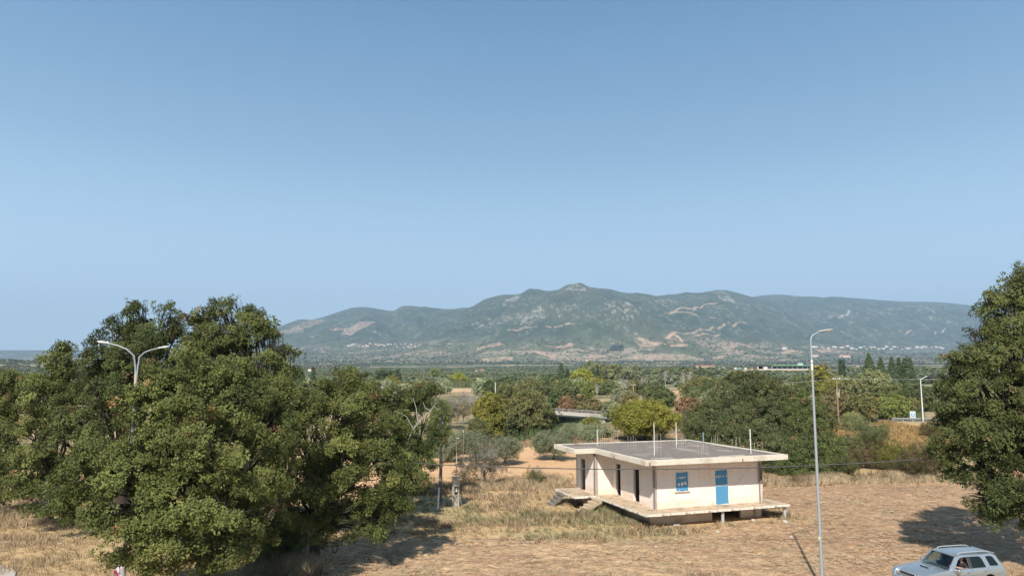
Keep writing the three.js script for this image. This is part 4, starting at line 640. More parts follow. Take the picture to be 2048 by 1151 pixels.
// ------------------------------------------------------------------ the silver car and its driver
// smooth union of tapered capsules, meshed on a grid: bones [a, b, ra, rb]
function sdfMesh(bones, lo, hi, cell, k = .03) {
  const size = Math.max(hi[0] - lo[0], hi[1] - lo[1], hi[2] - lo[2]), n = Math.min(110, Math.ceil(size / cell) + 4), mc = new MarchingCubes(n, new THREE.MeshBasicMaterial(), false, false, 60000), half = size / 2 * 1.06, c = [0, 1, 2].map((q) => (lo[q] + hi[q]) / 2);
  mc.isolation = 0; mc.field.fill(-1);
  for (let z = 0; z < n; z++) for (let y = 0; y < n; y++) for (let x = 0; x < n; x++) {
    const p = [x, y, z].map((v, q) => c[q] + (v - n / 2) / (n / 2) * half); let m = 1e3;
    for (const [a, b, ra, rb] of bones) { const d = [b[0] - a[0], b[1] - a[1], b[2] - a[2]], w = [p[0] - a[0], p[1] - a[1], p[2] - a[2]], L = d[0] * d[0] + d[1] * d[1] + d[2] * d[2], t = L ? clamp((w[0] * d[0] + w[1] * d[1] + w[2] * d[2]) / L) : 0, s = Math.hypot(w[0] - d[0] * t, w[1] - d[1] * t, w[2] - d[2] * t) - (ra + (rb - ra) * t); const h = clamp(.5 + .5 * (m - s) / k); m = m * (1 - h) + s * h - k * h * (1 - h); }
    mc.field[z * n * n + y * n + x] = -m;
  }
  mc.update(); const g = new THREE.BufferGeometry(), N = mc.count; g.setAttribute('position', new THREE.BufferAttribute(mc.positionArray.slice(0, N * 3), 3)); g.setAttribute('normal', new THREE.BufferAttribute(mc.normalArray.slice(0, N * 3), 3)); g.scale(half, half, half); g.translate(...c); return g;
}
{
  const CAR = [18.609, -32.429], TURN = 14 * Math.PI / 180;
  const pos = [CAR[0] - Math.sin(TURN) * .1, 0.02, CAR[1]];
  const car = thing('silver_car', 'silver off road car with roof rails and open driver window at the bottom right', 'car', pos, TURN); car.scale.setScalar(.955);
  const paint = new THREE.MeshPhysicalMaterial({ color: RGB(.36, .41, .45), roughness: .34, metalness: .6, clearcoat: .8, clearcoatRoughness: .08 }), dark = std(.015, .016, .018, .5), trim = std(.04, .042, .045, .6), chrome = std(.62, .63, .64, .16, { metalness: .9 }), tint = new THREE.MeshPhysicalMaterial({ color: RGB(.010, .016, .018), roughness: .22, specularIntensity: .35 }), pane = new THREE.MeshPhysicalMaterial({ color: RGB(.72, .80, .80), roughness: .02, transmission: 1, thickness: 0, ior: 1.5 }), seatM = std(.05, .055, .06, .9), grey = std(.33, .34, .35, .5);
  const V2 = (a) => a.map((p) => new THREE.Vector2(...p)), HB = .77, ZF = (y) => .86 - .30 * Math.max(0, y - 1.06);
  // flanks with wheel arches
  const flank = () => { const s = new THREE.Shape(); s.moveTo(-1.5, .42); s.lineTo(-1.53, .62); s.quadraticCurveTo(-1.5, .86, -1.3, .93); s.quadraticCurveTo(-.6, 1.04, -.02, 1.075); s.lineTo(2.98, 1.085); s.quadraticCurveTo(3.1, 1.02, 3.1, .8); s.lineTo(3.08, .42); s.lineTo(2.62, .40); s.absarc(2.2, .42, .41, 0, Math.PI, false); s.lineTo(-.42, .36); s.absarc(-.82, .42, .41, 0, Math.PI, false); s.lineTo(-1.5, .42); return s; };
  const side = (sg) => { const g = new THREE.ExtrudeGeometry(flank(), { depth: .1, bevelEnabled: true, bevelSize: .03, bevelThickness: .05, bevelSegments: 4, curveSegments: 14 }), p = g.attributes.position; for (let i = 0; i < p.count; i++) { const y = p.getY(i), z = p.getZ(i); const bul = .05 * Math.exp(-(((y - .78) / .28) ** 2)); p.setZ(i, sg * (.72 + z * .9 + (z > .05 ? bul : 0))); } if (sg < 0) { const ix = g.index ? g.toNonIndexed() : g; const a = ix.attributes.position.array; for (let i = 0; i < a.length; i += 9) for (let q = 0; q < 3; q++) { const t = a[i + 3 + q]; a[i + 3 + q] = a[i + 6 + q]; a[i + 6 + q] = t; } return toCreasedNormals(ix, .6); } return toCreasedNormals(g, .6); };
  part('body', [side(1), side(-1)], paint, car);
  // bonnet, bumper, tail: crowned sheets across the car
  const sheet = (rows, nz, crown, tuck) => { const pos = [], idx = []; rows.forEach(([x, y, hw], i) => { for (let k = 0; k <= nz; k++) { const f = k / nz * 2 - 1; pos.push(x + tuck * f * f, y + crown * (1 - f * f) - (Math.abs(f) > .9 ? .012 : 0), f * hw); } }); for (let i = 0; i < rows.length - 1; i++) for (let k = 0; k < nz; k++) { const a = i * (nz + 1) + k, b = a + nz + 1; idx.push(a, a + 1, b, b, a + 1, b + 1); } const g = new THREE.BufferGeometry(); g.setAttribute('position', new THREE.Float32BufferAttribute(pos, 3)); g.setIndex(idx); g.computeVertexNormals(); return g; };
  part('bonnet', sheet([[0, 1.06, .80], [-.35, 1.045, .79], [-.8, 1.005, .77], [-1.15, .95, .74], [-1.36, .89, .70], [-1.42, .84, .70]], 14, .035, .10), paint, car);
  part('front_bumper', [rbox(.22, .34, 1.66, .08, -1.5, .50, 0), rbox(.12, .1, 1.5, .04, -1.44, .72, 0)], paint, car);
  const grille = part('grille', rbox(.06, .2, .82, .02, -1.45, .78, 0), dark, car); part('grille_surround', [rbox(.07, .035, .9, .015, -1.475, .89, 0), rbox(.07, .035, .8, .015, -1.485, .675, 0), rbox(.07, .24, .04, .015, -1.475, .78, .44), rbox(.07, .24, .04, .015, -1.475, .78, -.44), rbox(.06, .03, .8, .012, -1.485, .78, 0)], chrome, grille);
  for (const z of [-.62, .62]) { const h = part('headlight', rbox(.16, .19, .28, .06, -1.37, .79, z), new THREE.MeshPhysicalMaterial({ color: RGB(.7, .72, .74), roughness: .12, metalness: .3, clearcoat: 1 }), car); part('bulb', new THREE.SphereGeometry(.055, 10, 8).translate(-1.44, .79, z), chrome, h); }
  const sc = part('bonnet_scoop', rbox(.34, .05, .52, .02, -.36, 1.085, 0), paint, car); part('scoop_mouth', box(.05, .04, .46, -.535, 1.082, 0), dark, sc);
  // greenhouse sides: painted frame with window openings, leaning inwards
  const outline = V2([[-.02, 1.06], [.52, 1.585], [.72, 1.645], [2.55, 1.635], [2.76, 1.56], [3.02, 1.06]]);
  const W1 = V2([[.3, 1.10], [.62, 1.47], [.74, 1.55], [.9, 1.575], [1.18, 1.58], [1.2, 1.10]]), W2 = V2([[1.29, 1.10], [1.27, 1.58], [1.78, 1.575], [1.88, 1.54], [1.95, 1.45], [2.07, 1.10]]), W3 = V2([[2.3, 1.15], [2.17, 1.52], [2.2, 1.56], [2.48, 1.55], [2.58, 1.5], [2.78, 1.18], [2.74, 1.14]]);
  const lean = (g, sg, off = 0) => { const p = g.attributes.position; for (let i = 0; i < p.count; i++) p.setZ(i, sg * (ZF(p.getY(i)) - .06 + off + p.getZ(i))); g.computeVertexNormals(); return g; };
  for (const sg of [1, -1]) {
    const s = new THREE.Shape(outline); for (const w of [W1, W2, W3]) s.holes.push(new THREE.Path(w));
    const fr = part('window_frame', lean(new THREE.ExtrudeGeometry(s, { depth: .05, bevelEnabled: true, bevelSize: .008, bevelThickness: .01, bevelSegments: 2 }), sg), paint, car);
    for (const [w, on] of [[W1, sg < 0], [W2, true], [W3, true]]) if (on) part('side_window', lean(new THREE.ExtrudeGeometry(new THREE.Shape(w), { depth: .012, bevelEnabled: false }), sg, .028), w === W1 ? pane : tint, fr);
    part('centre_pillar', lean(new THREE.ExtrudeGeometry(new THREE.Shape(V2([[1.19, 1.09], [1.17, 1.59], [1.29, 1.59], [1.31, 1.09]])), { depth: .012, bevelEnabled: false }), sg, .054), trim, fr);
    part('roof_rail', limb([[.78, 1.66], [.86, 1.73], [1.1, 1.755], [2.2, 1.745], [2.5, 1.72], [2.62, 1.65]].map(([x, y]) => new THREE.Vector3(x, y, sg * .585)), [.02, .024, .024, .024, .024, .02], 8), grey, car);
    for (const x of [1.0, 1.95]) part('door_handle', rbox(.2, .045, .05, .018, x, .965, sg * .905), chrome, car);
    const m = part('side_mirror', rbox(.15, .17, .26, .05, .33, 1.09, sg * 1.0), chrome, car); part('mirror_glass', rbox(.012, .12, .2, .004, .41, 1.09, sg * 1.0), tint, m);
    for (const [x, h] of [[.2, .52], [1.25, .6], [2.16, .42]]) part('door_gap', box(.012, h, .012, x, 1.05 - h / 2, sg * (.868 + .012)), dark, car);
    part('rear_light', rbox(.06, .34, .12, .02, 3.06, .92, sg * .74), std(.35, .02, .02, .3), car);
    for (const x of [-.82, 2.2]) { const wl = part('wheel', cyl(.355, .355, .23, 0, 0, 0, 26).rotateX(Math.PI / 2).translate(x, .36, sg * .78), std(.02, .02, .02, .9), car); part('rim', [cyl(.22, .22, .03, 0, 0, 0, 20).rotateX(Math.PI / 2).translate(x, .36, sg * .9), ...[0, 1, 2, 3, 4].map((k) => box(.05, .2, .02).translate(0, .11, 0).rotateZ(k * 1.2566).translate(x, .36, sg * .92))], chrome, wl); }
  }
  part('roof', [sheet([[.53, 1.60, .63], [.62, 1.635, .645], [.8, 1.655, .655], [1.5, 1.672, .66], [2.3, 1.662, .655], [2.6, 1.64, .645], [2.76, 1.585, .62]], 14, .028, .02)], paint, car);
  const quad = (a, b, c, d, n = [0, 0, 0]) => { const g = new THREE.BufferGeometry(); g.setAttribute('position', new THREE.Float32BufferAttribute([...a, ...b, ...c, ...a, ...c, ...d].map((v, i) => v + n[i % 3]), 3)); g.computeVertexNormals(); return g; };
  part('windscreen', quad([.03, 1.08, .77], [.03, 1.08, -.77], [.54, 1.595, -.60], [.54, 1.595, .60]), pane, car);
  part('windscreen_edge', [rod([.02, 1.075, .78], [.02, 1.075, -.78], .022, 6), rod([.53, 1.60, .62], [.53, 1.60, -.62], .016, 6)], trim, car);
  part('rear_window', quad([2.98, 1.14, -.72], [2.98, 1.14, .72], [2.77, 1.55, .58], [2.77, 1.55, -.58]), tint, car);
  part('tailgate', [rbox(.12, .66, 1.5, .05, 3.03, .80, 0), rbox(.16, .2, 1.6, .06, 3.06, .50, 0)], paint, car);
  part('spoiler', rbox(.16, .035, 1.2, .015, 2.78, 1.63, 0), paint, car);
  // inside
  part('cabin_floor', box(3.0, .05, 1.4, 1.5, .48, 0), seatM, car); part('fire_wall', box(.05, .6, 1.4, -.02, .76, 0), dark, car);
  part('dashboard', rbox(.42, .3, 1.38, .06, .3, .93, 0), seatM, car);
  for (const z of [-.36, .36]) { const st = part('front_seat', [rbox(.5, .16, .5, .06, 1.05, .66, z), rbox(.14, .66, .48, .06, 1.36, 1.0, z).rotateZ(0)], seatM, car); part('headrest', rbox(.1, .18, .26, .04, 1.41, 1.42, z), seatM, st); }
  part('rear_seat', [rbox(.5, .16, 1.3, .06, 2.0, .66, 0), rbox(.14, .62, 1.3, .06, 2.32, .98, 0)], seatM, car);
  part('steering_wheel', [new THREE.TorusGeometry(.18, .016, 8, 24).rotateY(Math.PI / 2).rotateZ(-.45).translate(.66, 1.03, .36), rod([.5, .92, .36], [.66, 1.03, .36], .03, 8)], dark, car);
  // the driver: skin body, shirt, trousers, hair and glasses
  const skin = std(.46, .27, .19, .6), shirt = std(.022, .022, .024, .95), hair = std(.03, .02, .014, .9);
  const d = thing('person', 'driver in black t-shirt and sunglasses with forearm on the sill', 'person', pos, TURN); d.scale.setScalar(.955);
  const sh = [1.2, 1.16], head = [1.12, 1.42, .42];
  const arm = [[1.17, 1.17, .60], [1.06, 1.06, .78], [.80, 1.10, .64], [.73, 1.12, .56]], armR = [[1.17, 1.17, .18], [1.02, 1.0, .10], [.78, 1.06, .20], [.70, 1.10, .23]];
  const B = [[[1.26, .74, .39], [1.22, .95, .39], .15, .15], [[1.22, .95, .39], [1.19, 1.12, .39], .15, .14], [[1.18, 1.17, .25], [1.18, 1.17, .53], .075, .075], [[1.18, 1.18, .39], [1.14, 1.32, .41], .062, .052],
    [[1.13, 1.45, .42], [1.135, 1.46, .42], .088, .088], [[1.105, 1.38, .425], [1.095, 1.355, .428], .066, .05], [[1.03, 1.42, .435], [1.022, 1.405, .437], .014, .017],
    [[1.13, 1.43, .335], [1.13, 1.41, .335], .016, .012], [[1.13, 1.43, .508], [1.13, 1.41, .508], .016, .012]];
  for (const a of [arm, armR]) B.push([a[0], a[1], .052, .042], [a[1], a[2], .042, .029], [a[2], a[3], .03, .034]);
  for (const z of [.28, .5]) B.push([[1.24, .74, z], [.82, .78, z], .09, .065], [[.82, .78, z], [.62, .52, z], .06, .045], [[.62, .53, z], [.46, .54, z], .04, .035]);
  const fingers = []; for (const a of [arm, armR]) { const h = a[3]; for (let k = 0; k < 4; k++) { const dz = (k - 1.5) * .02, L = [.03, .034, .032, .025][k]; fingers.push([[h[0] - .02, h[1] + .012, h[2] + dz], [h[0] - .02 - L, h[1] + .006, h[2] + dz], .0098, .009], [[h[0] - .02 - L, h[1] + .006, h[2] + dz], [h[0] - .022 - L, h[1] - .03, h[2] + dz], .009, .008]); } fingers.push([[h[0] + .015, h[1], h[2] - .03], [h[0] - .02, h[1] - .02, h[2] - .045], .011, .009]); }
  const body = sdfMesh(B, [.4, .45, .0], [1.45, 1.6, .9], .012, .03), hands = [arm, armR].map((a, i) => sdfMesh([...fingers.slice(i * 9, i * 9 + 9), [a[2], a[3], .03, .032]], [a[3][0] - .1, a[3][1] - .1, a[3][2] - .1], [a[3][0] + .1, a[3][1] + .1, a[3][2] + .1], .0035, .006));
  const bodyM = part('body', [body, ...hands], skin, d);
  part('shirt', sdfMesh([[[1.26, .76, .39], [1.22, .95, .39], .165, .165], [[1.22, .95, .39], [1.19, 1.12, .39], .165, .155], [[1.18, 1.17, .24], [1.18, 1.17, .54], .09, .09], ...[arm, armR].map((a) => [a[0], [0, 1, 2].map((q) => lerp(a[0][q], a[1][q], .62)), .068, .06])], [.9, .55, -.05], [1.5, 1.35, .95], .014, .03), shirt, bodyM);
  part('trousers', sdfMesh([.28, .5].flatMap((z) => [[[1.26, .74, z], [.82, .79, z], .102, .078], [[.82, .79, z], [.64, .55, z], .072, .058]]), [.5, .45, .1], [1.45, .95, .7], .016, .03), std(.05, .06, .09, .9), bodyM);
  part('hair', sdfMesh([[[1.155, 1.485, .42], [1.17, 1.46, .42], .088, .085], [[1.10, 1.515, .42], [1.16, 1.52, .42], .05, .06]], [1.0, 1.34, .28], [1.3, 1.6, .56], .008, .02), hair, bodyM);
  part('sunglasses', [rbox(.014, .042, .062, .006, 1.038, 1.442, .392), rbox(.014, .042, .062, .006, 1.038, 1.442, .468), rod([1.036, 1.45, .41], [1.036, 1.45, .45], .005, 5), rod([1.04, 1.452, .5], [1.13, 1.445, .512], .005, 5), rod([1.04, 1.452, .36], [1.13, 1.445, .33], .005, 5)], std(.01, .01, .012, .15), bodyM);
  part('mouth', rbox(.008, .01, .044, .003, 1.045, 1.365, .43), std(.28, .11, .09, .6), bodyM);
  for (const z of [.398, .464]) part('eye', new THREE.SphereGeometry(.011, 8, 6).translate(1.052, 1.442, z), std(.7, .68, .64, .3), bodyM);
}

// ------------------------------------------------------------------ trees and bushes of the middle distance
// sight lines to the open fields, as sideways slope from the field
const open = (t, d) => d > 165 && d < 470 && ((t > -.092 && t < -.042) || (t > .002 && t < .012) || (t > .2 && t < .234) || (t > .54 && t < .6 && d > 220));
{
  const T = (name, label, pos, pal, opt = {}) => tree({ name, label, x: pos[0], z: pos[1], top: pos[2], w: pos[3], pal, ...opt });
  const tw = { twigs: 3 };
  // olives and bushes in the stubble behind the house
  T('olive_tree', 'olive tree nearest the brown utility pole, partly behind a thorny bush', [-4.48, -77, 2.978, 4.772], 'olive', { leaf: 'olive', size: .55, gap: .3, cb: .2, cat: 'tree' });
  T('olive_tree', 'round olive tree with short trunk between the thorny bush and the house', [-0.819, -74, 2.783, 3.648], 'olive', { leaf: 'olive', size: .5, gap: .3, cb: .2 });
  T('olive_tree', 'olive tree whose shadow reaches the left roof corner of the house', [4.43, -78, 2.945, 4.614], 'olive', { leaf: 'olive', size: .5, gap: .3, cb: .2 });
  T('olive_tree', 'grey olive tree half hidden behind the left part of the roof', [9.242, -98, 2.175, 6.211], 'olive', { leaf: 'olive', size: .6, gap: .3, cb: .1 });
  T('olive_tree', 'small olive beside the brown utility pole', [-6.777, -76, 1.773, 1.606], 'olive', { leaf: 'olive', size: .5, gap: .3, cb: .1 });
  T('thorn_bush', 'open thorny bush with dark stems beside the meter pillar', [-2.194, -61, 3.649, 4.811], 'brown', { leaf: 'fine', size: .42, dens: .3, gap: .5, cb: .04, twigs: 16, bare: 3, tr: .06, cat: 'bush', bark: greyBark, n: 9 });
  T('thorn_bush', 'low yellowish bush between the thorny bush and the house', [2.017, -61, 1.667, 2.363], 'yellow', { leaf: 'fine', size: .36, dens: .3, gap: .5, cb: .02, twigs: 12, bare: 2, tr: .04, cat: 'bush', bark: greyBark, n: 7 });
  T('thorn_bush', 'small sparse bush at the left end of the thorny bush', [-4.166, -61, 2.285, 1.546], 'brown', { leaf: 'fine', size: .34, dens: .35, gap: .48, cb: .02, twigs: 10, bare: 2, tr: .03, cat: 'bush', n: 6, bark: greyBark });
  T('walnut_tree', 'bright yellow green walnut tree just above the flat roof', [18.151, -98, 5.669, 8.834], 'walnut', { size: .66, gap: .36, cb: .12, n: 15, dens: 1.1 });
  T('river_tree', 'yellow green tree on the stream bank left of the bridge', [-3.154, -116.0, 6.146, 6.699], 'yellow', { size: .62, gap: .38, cb: .12, n: 13, tr: .2 });
  T('river_tree', 'large dark green tree with brown trunk hiding the left end of the bridge', [2.464, -114.0, 6.441, 8.67], 'mid', { size: .62, gap: .37, cb: .16, n: 15, tr: .25 });
  T('river_bush', 'green bush in front of the yellow green stream tree', [-4.983, -104.0, 3, 3.076], 'mid', { size: .55, gap: .3, cb: .02, cat: 'bush', n: 7 });
  T('river_bush', 'olive green bush right of the reeds below the bridge', [12.127, -112.0, 2.032, 3.47], 'yellow', { size: .6, gap: .34, cb: .02, cat: 'bush', n: 7 });
  T('river_bush', 'low grey bush on the bank right of the bridge', [13.051, -104.0, 1.578, 3.662], 'grey', { size: .55, gap: .34, cb: .02, cat: 'bush', n: 7 });
  T('olive_tree', 'round grey olive tree at the right end of the bridge', [19.019, -138.0, 3.684, 3.11], 'grey', { size: .7, gap: .28, cb: .1 });
  T('thicket_tree', 'bare brown thicket tree right of the oak with dead branches', [-8.832, -128.0, 5.524, 5.048], 'brown', { leaf: 'fine', size: .7, dens: .22, gap: .45, twigs: 14, bare: 5, bark: greyBark, tr: .12 });
  T('thicket_tree', 'thin grey brown tree with pale stem beside the dry bank', [-10.368, -120.0, 5.447, 4.225], 'brown', { leaf: 'fine', size: .7, dens: .3, gap: .45, twigs: 12, bare: 4, bark: greyBark, tr: .12 });
  T('thicket_tree', 'leafless grey tree behind the yellow green stream tree', [-6.732, -140.0, 4.948, 3.944], 'brown', { leaf: 'fine', size: .7, dens: .12, gap: .5, twigs: 14, bare: 5, bark: paleBark, tr: .12 });
  T('green_tree', 'green tree between the dead branched oak and the brown thicket', [-9.223, -92, 5.783, 2.592], 'oakDark', { size: .6, gap: .36, cb: .1 });
  // right of the house
  T('round_tree', 'dark round evergreen tree left of the orange brown bush', [32.817, -160.0, 5.83, 6.761], 'dark', { size: .85, gap: .3, cb: .06 });
  T('orange_bush', 'orange brown bush above the middle of the roof', [32.55, -132.0, 4.759, 5.392], 'rust', { size: .75, gap: .34, cb: .03, cat: 'bush' });
  T('round_tree', 'dark evergreen between the orange bush and the wide oak', [48.354, -175.0, 5.719, 6.162], 'dark', { size: .9, gap: .3, cb: .06 });
  T('grey_bush', 'bare grey bush to the right of the walnut tree', [25.369, -108.0, 3.486, 3.346], 'drybush', { leaf: 'fine', size: .55, dens: .3, gap: .45, cb: .02, cat: 'bush', bare: 4, bark: greyBark });
  T('scrub_oak', 'rounded grey green scrub oak beside the grey bush', [25.804, -100.0, 4.626, 4.225], 'maquis', { size: .6, gap: .35, cb: .04 });
  T('round_tree', 'round brown green tree under the pole with the transformer', [55.117, -122.0, 6.051, 6.358], 'brown', { size: .68, gap: .34, cb: .08, n: 13 });
  T('round_tree', 'brown green tree right of the transformer pole', [57.387, -118.0, 5.517, 5.817], 'mid', { size: .66, gap: .34, cb: .06, n: 13 });
  T('fig_tree', 'fresh dark green tree left of the blue and white sign', [69.724, -132.0, 5.214, 6.135], 'oak', { size: .7, gap: .34, cb: .06, n: 13 });
  T('round_tree', 'dull green tree just left of the small far lamp', [83.367, -150.0, 3.892, 4.648], 'mid', { size: .8, gap: .34, cb: .06 });
  T('pale_bush', 'pale green fluffy bush in the dry grass below the transformer pole', [51.097, -108.0, 3.19, 3.499], 'poplar', { leaf: 'fine', size: .6, gap: .3, cb: .02, cat: 'bush' });
  T('dark_shrub', 'dark grey green shrub standing before the golden slope', [43.739, -88, 3.775, 4.586], 'maquis', { leaf: 'fine', size: .5, dens: .7, gap: .42, cb: .04, cat: 'shrub', bark: greyBark, twigs: 10 });
  T('dark_shrub', 'low green shrub left of the dark grey shrub', [37.802, -82, 2.157, 3.234], 'maquis', { size: .5, gap: .38, cb: .02, cat: 'shrub' });
  T('verge_bush', 'olive brown bush at the foot of the dark grey shrub', [35.027, -72, 2.038, 4.259], 'brown', { leaf: 'fine', size: .44, dens: .7, gap: .38, cb: 0, cat: 'bush', n: 11 });
  T('verge_bush', 'yellow brown bush in the middle below the golden slope', [37.604, -71, 2.48, 5], 'yellow', { leaf: 'fine', size: .44, dens: .75, gap: .38, cb: 0, cat: 'bush', n: 11 });
  T('verge_bush', 'brownish bush under the left boughs of the right edge oak', [40.552, -70, 2.486, 4.93], 'brown', { leaf: 'fine', size: .44, dens: .8, gap: .38, cb: 0, cat: 'bush', n: 11 });
  T('verge_bush', 'low brown bush in front of the golden slope between two larger bushes', [36.74, -66, 2.355, 3.718], 'brown', { leaf: 'fine', size: .44, dens: .75, gap: .38, cb: 0, cat: 'bush', n: 11 });
  T('verge_bush', 'low dull green bush at the right foot of the dark oak', [30.329, -66, 1.819, 2.324], 'mid', { leaf: 'fine', size: .44, dens: .75, gap: .38, cb: 0, cat: 'bush', n: 9 });
  T('verge_bush', 'olive brown bush right of the small far lamp', [59.403, -100.0, 2.706, 5.352], 'brown', { leaf: 'fine', size: .55, dens: .8, gap: .36, cb: 0, cat: 'bush', n: 11 });
  T('round_tree', 'very dark tree between the far lamp and the right edge oak', [96.23, -170.0, 6.3, 8.38], 'dark', { size: .85, gap: .3, cb: .04 });
  T('eucalyptus_tree', 'tall yellowish eucalyptus just right of the tall lamp post', [97.035, -225.0, 11.165, 6.338], 'yellow', { size: 1.15, gap: .36, cb: .05, n: 14 });
  T('eucalyptus_tree', 'yellowish eucalyptus with two lobes beside the tall lamp post', [95.416, -212.0, 7.834, 5.375], 'yellow', { size: 1.1, gap: .36, cb: .05, n: 12 });
  T('poplar_tree', 'large feathery grey green tree below the conifer group', [95.831, -190.0, 9.6, 9.634], 'poplar', { size: 1.0, gap: .37, cb: .05, n: 16 });
  T('poplar_tree', 'smaller feathery green tree right of the large feathery one', [96.206, -180.0, 5.608, 5.831], 'mid', { size: .95, gap: .36, cb: .05, n: 12 });
  T('round_tree', 'green tree between the eucalyptus pair and the feathery tree', [96.772, -205.0, 6.472, 7.218], 'mid', { size: 1.05, gap: .34, cb: .04 });
  T('round_tree', 'dull green tree behind the left shoulder of the wide oak', [78.833, -300.0, 7.101, 9.718], 'mid', { size: 1.5, gap: .34, cb: .04 });
  // conifers
  T('conifer_tree', 'widest conifer of the group in front of the olive slope', [150.3, -300.0, 16.917, 10.986], 'conifer', { kind: 'cone', leaf: 'far', size: 1.05, cb: .06, dens: 1.8, cat: 'conifer' });
  T('conifer_tree', 'second conifer of the group, right of the widest', [155.2, -300.0, 15.241, 8.028], 'conifer', { kind: 'cone', leaf: 'far', size: 1.05, cb: .06, dens: 1.8, cat: 'conifer' });
  T('conifer_tree', 'pointed conifer in the middle of the group', [159.9, -300.0, 15.45, 7.183], 'conifer', { kind: 'cone', leaf: 'far', size: 1.05, cb: .06, dens: 1.8, cat: 'conifer' });
  T('cypress_tree', 'slim cypress between the pointed and the last conifer', [162.8, -300.0, 15.241, 2.324], 'cypress', { kind: 'spire', leaf: 'far', size: 1.3, cb: .05, dens: 2, cat: 'cypress' });
  T('conifer_tree', 'last conifer of the group with bare trunks below', [166.4, -300.0, 15.66, 7.183], 'conifer', { kind: 'spire', leaf: 'far', size: 1.05, cb: .16, dens: 1.6, cat: 'conifer' });
  T('cypress_tree', 'left one of the cypress pair below the long white farmhouse', [239.4, -520.0, 17.926, 2.93], 'cypress', { kind: 'spire', leaf: 'far', size: 2, cb: .02, dens: 2, cat: 'cypress' });
  T('cypress_tree', 'right one of the cypress pair below the long white farmhouse', [241.6, -520.0, 18.289, 2.93], 'cypress', { kind: 'spire', leaf: 'far', size: 2, cb: .02, dens: 2, cat: 'cypress' });
  T('conifer_tree', 'small dark conifer before the white warehouse with red roof', [136.9, -520.0, 12.854, 4.394], 'conifer', { kind: 'cone', leaf: 'far', size: 2.2, cb: .04, dens: 2, cat: 'conifer' });
  T('conifer_tree', 'dark conifer left of the lime green tree', [30.199, -440.0, 13.885, 6.197], 'conifer', { kind: 'cone', leaf: 'far', size: 2, cb: .14, dens: 1.8, cat: 'conifer' });
  T('conifer_tree', 'narrow conifer between the dark conifer and the lime green tree', [34.174, -440.0, 10.517, 3.099], 'conifer', { kind: 'spire', leaf: 'far', size: 1.9, cb: .1, dens: 1.8, cat: 'conifer' });
  T('lime_tree', 'glowing lime green tree in the middle of the valley', [38.895, -400.0, 9.6, 12.958], 'lime', { size: 1.9, gap: .3, cb: .04, n: 13 });
  for (const [px, top, label] of [[1, 54.755, 11.268, -480.0, 'slim cypress in front of the tall eucalyptus row, leftmost'], [1, 57.456, 12.27, -480.0, 'slim cypress in the middle of the tall eucalyptus row'], [1, 63.85, 12.938, -480.0, 'slim cypress between the two eucalyptus clumps'], [1, 49, 12.381, -500.0, 'slim cypress behind the lime green tree']].map((a) => [a.slice(1, 4), 0, a[4]])) tree({ name: 'cypress_tree', label, cat: 'cypress', x: px[0], z: px[2], top: px[1], w: 2.6, pal: 'cypress', kind: 'spire', leaf: 'far', size: 1.8, cb: .02, dens: 2 });
  T('eucalyptus_tree', 'tall pale eucalyptus clump right of the lime green tree', [55.695, -500.0, 15.863, 14.085], 'poplar', { size: 2.1, gap: .36, cb: .04, n: 14 });
  T('eucalyptus_tree', 'pale eucalyptus at the right of the first clump', [61.083, -490.0, 14.372, 10.352], 'poplar', { size: 2.1, gap: .36, cb: .04, n: 12 });
  T('eucalyptus_tree', 'left tree of the second eucalyptus clump', [69.916, -480.0, 13.941, 12.169], 'poplar', { size: 2.1, gap: .36, cb: .06, n: 13 });
  T('eucalyptus_tree', 'right tree of the second eucalyptus clump with pale trunks', [80.295, -470.0, 13.196, 12.577], 'grey', { size: 2.1, gap: .36, cb: .16, n: 13, bark: paleBark });
  // left
  for (const p of [[-88.388, -300.0, 10.643, 4.648, 'conifer seen over the oaks, leftmost of the row of four'], [-83.586, -300.0, 11.478, 3.38, 'thin cypress like conifer second in the row over the oaks'], [-72.906, -310.0, 11.109, 1.965, 'very slim cypress in the row over the oaks'], [-68.454, -300.0, 11.06, 4.648, 'dark conifer at the right of the row over the oaks']]) T('conifer_tree', p[4], p, 'conifer', { kind: p[3] < 3 ? 'spire' : 'cone', leaf: 'far', size: 1.4, cb: .03, dens: 1.8, cat: 'conifer' });
  T('round_tree', 'dark dense tree right of the conifer row', [-76.697, -420.0, 10.184, 7.099], 'dark', { size: 1.9, gap: .3, cb: .02 });
  for (const p of [[-85.358, -500.0, 10.295, 2.817, 'first of three dark poplars beyond the low grey building'], [-82.883, -500.0, 8.905, 3.169, 'second of three dark poplars beyond the low grey building'], [-79.768, -500.0, 10.643, 3.873, 'third of three dark poplars beyond the low grey building']]) T('cypress_tree', p[4], p, 'cypress', { kind: 'spire', leaf: 'far', size: 2, cb: .02, dens: 2, cat: 'cypress' });
  T('round_tree', 'small lollipop shaped green tree standing alone above the reeds', [-69.848, -640.0, 10.045, 5.859], 'oak', { size: 2.2, gap: .26, cb: .34 });
  T('round_tree', 'bright green tree behind the far reed bed', [-32.168, -430.0, 7.51, 8.479], 'lime', { size: 1.9, gap: .3, cb: .02 });
  T('evergreen_tree', 'dark evergreen clump left of the white concrete pole', [-7.332, -250.0, 5.785, 5.986], 'dark', { size: 1.3, gap: .3, cb: .02 });
  T('evergreen_tree', 'green tree behind the white concrete pole', [-2.68, -240.0, 4.941, 6.423], 'mid', { size: 1.25, gap: .32, cb: .02 });
  T('evergreen_tree', 'large dark evergreen with domed top, above the bridge tree', [5.972, -225.0, 6.478, 9.507], 'mid', { size: 1.15, gap: .3, cb: .02, n: 14 });
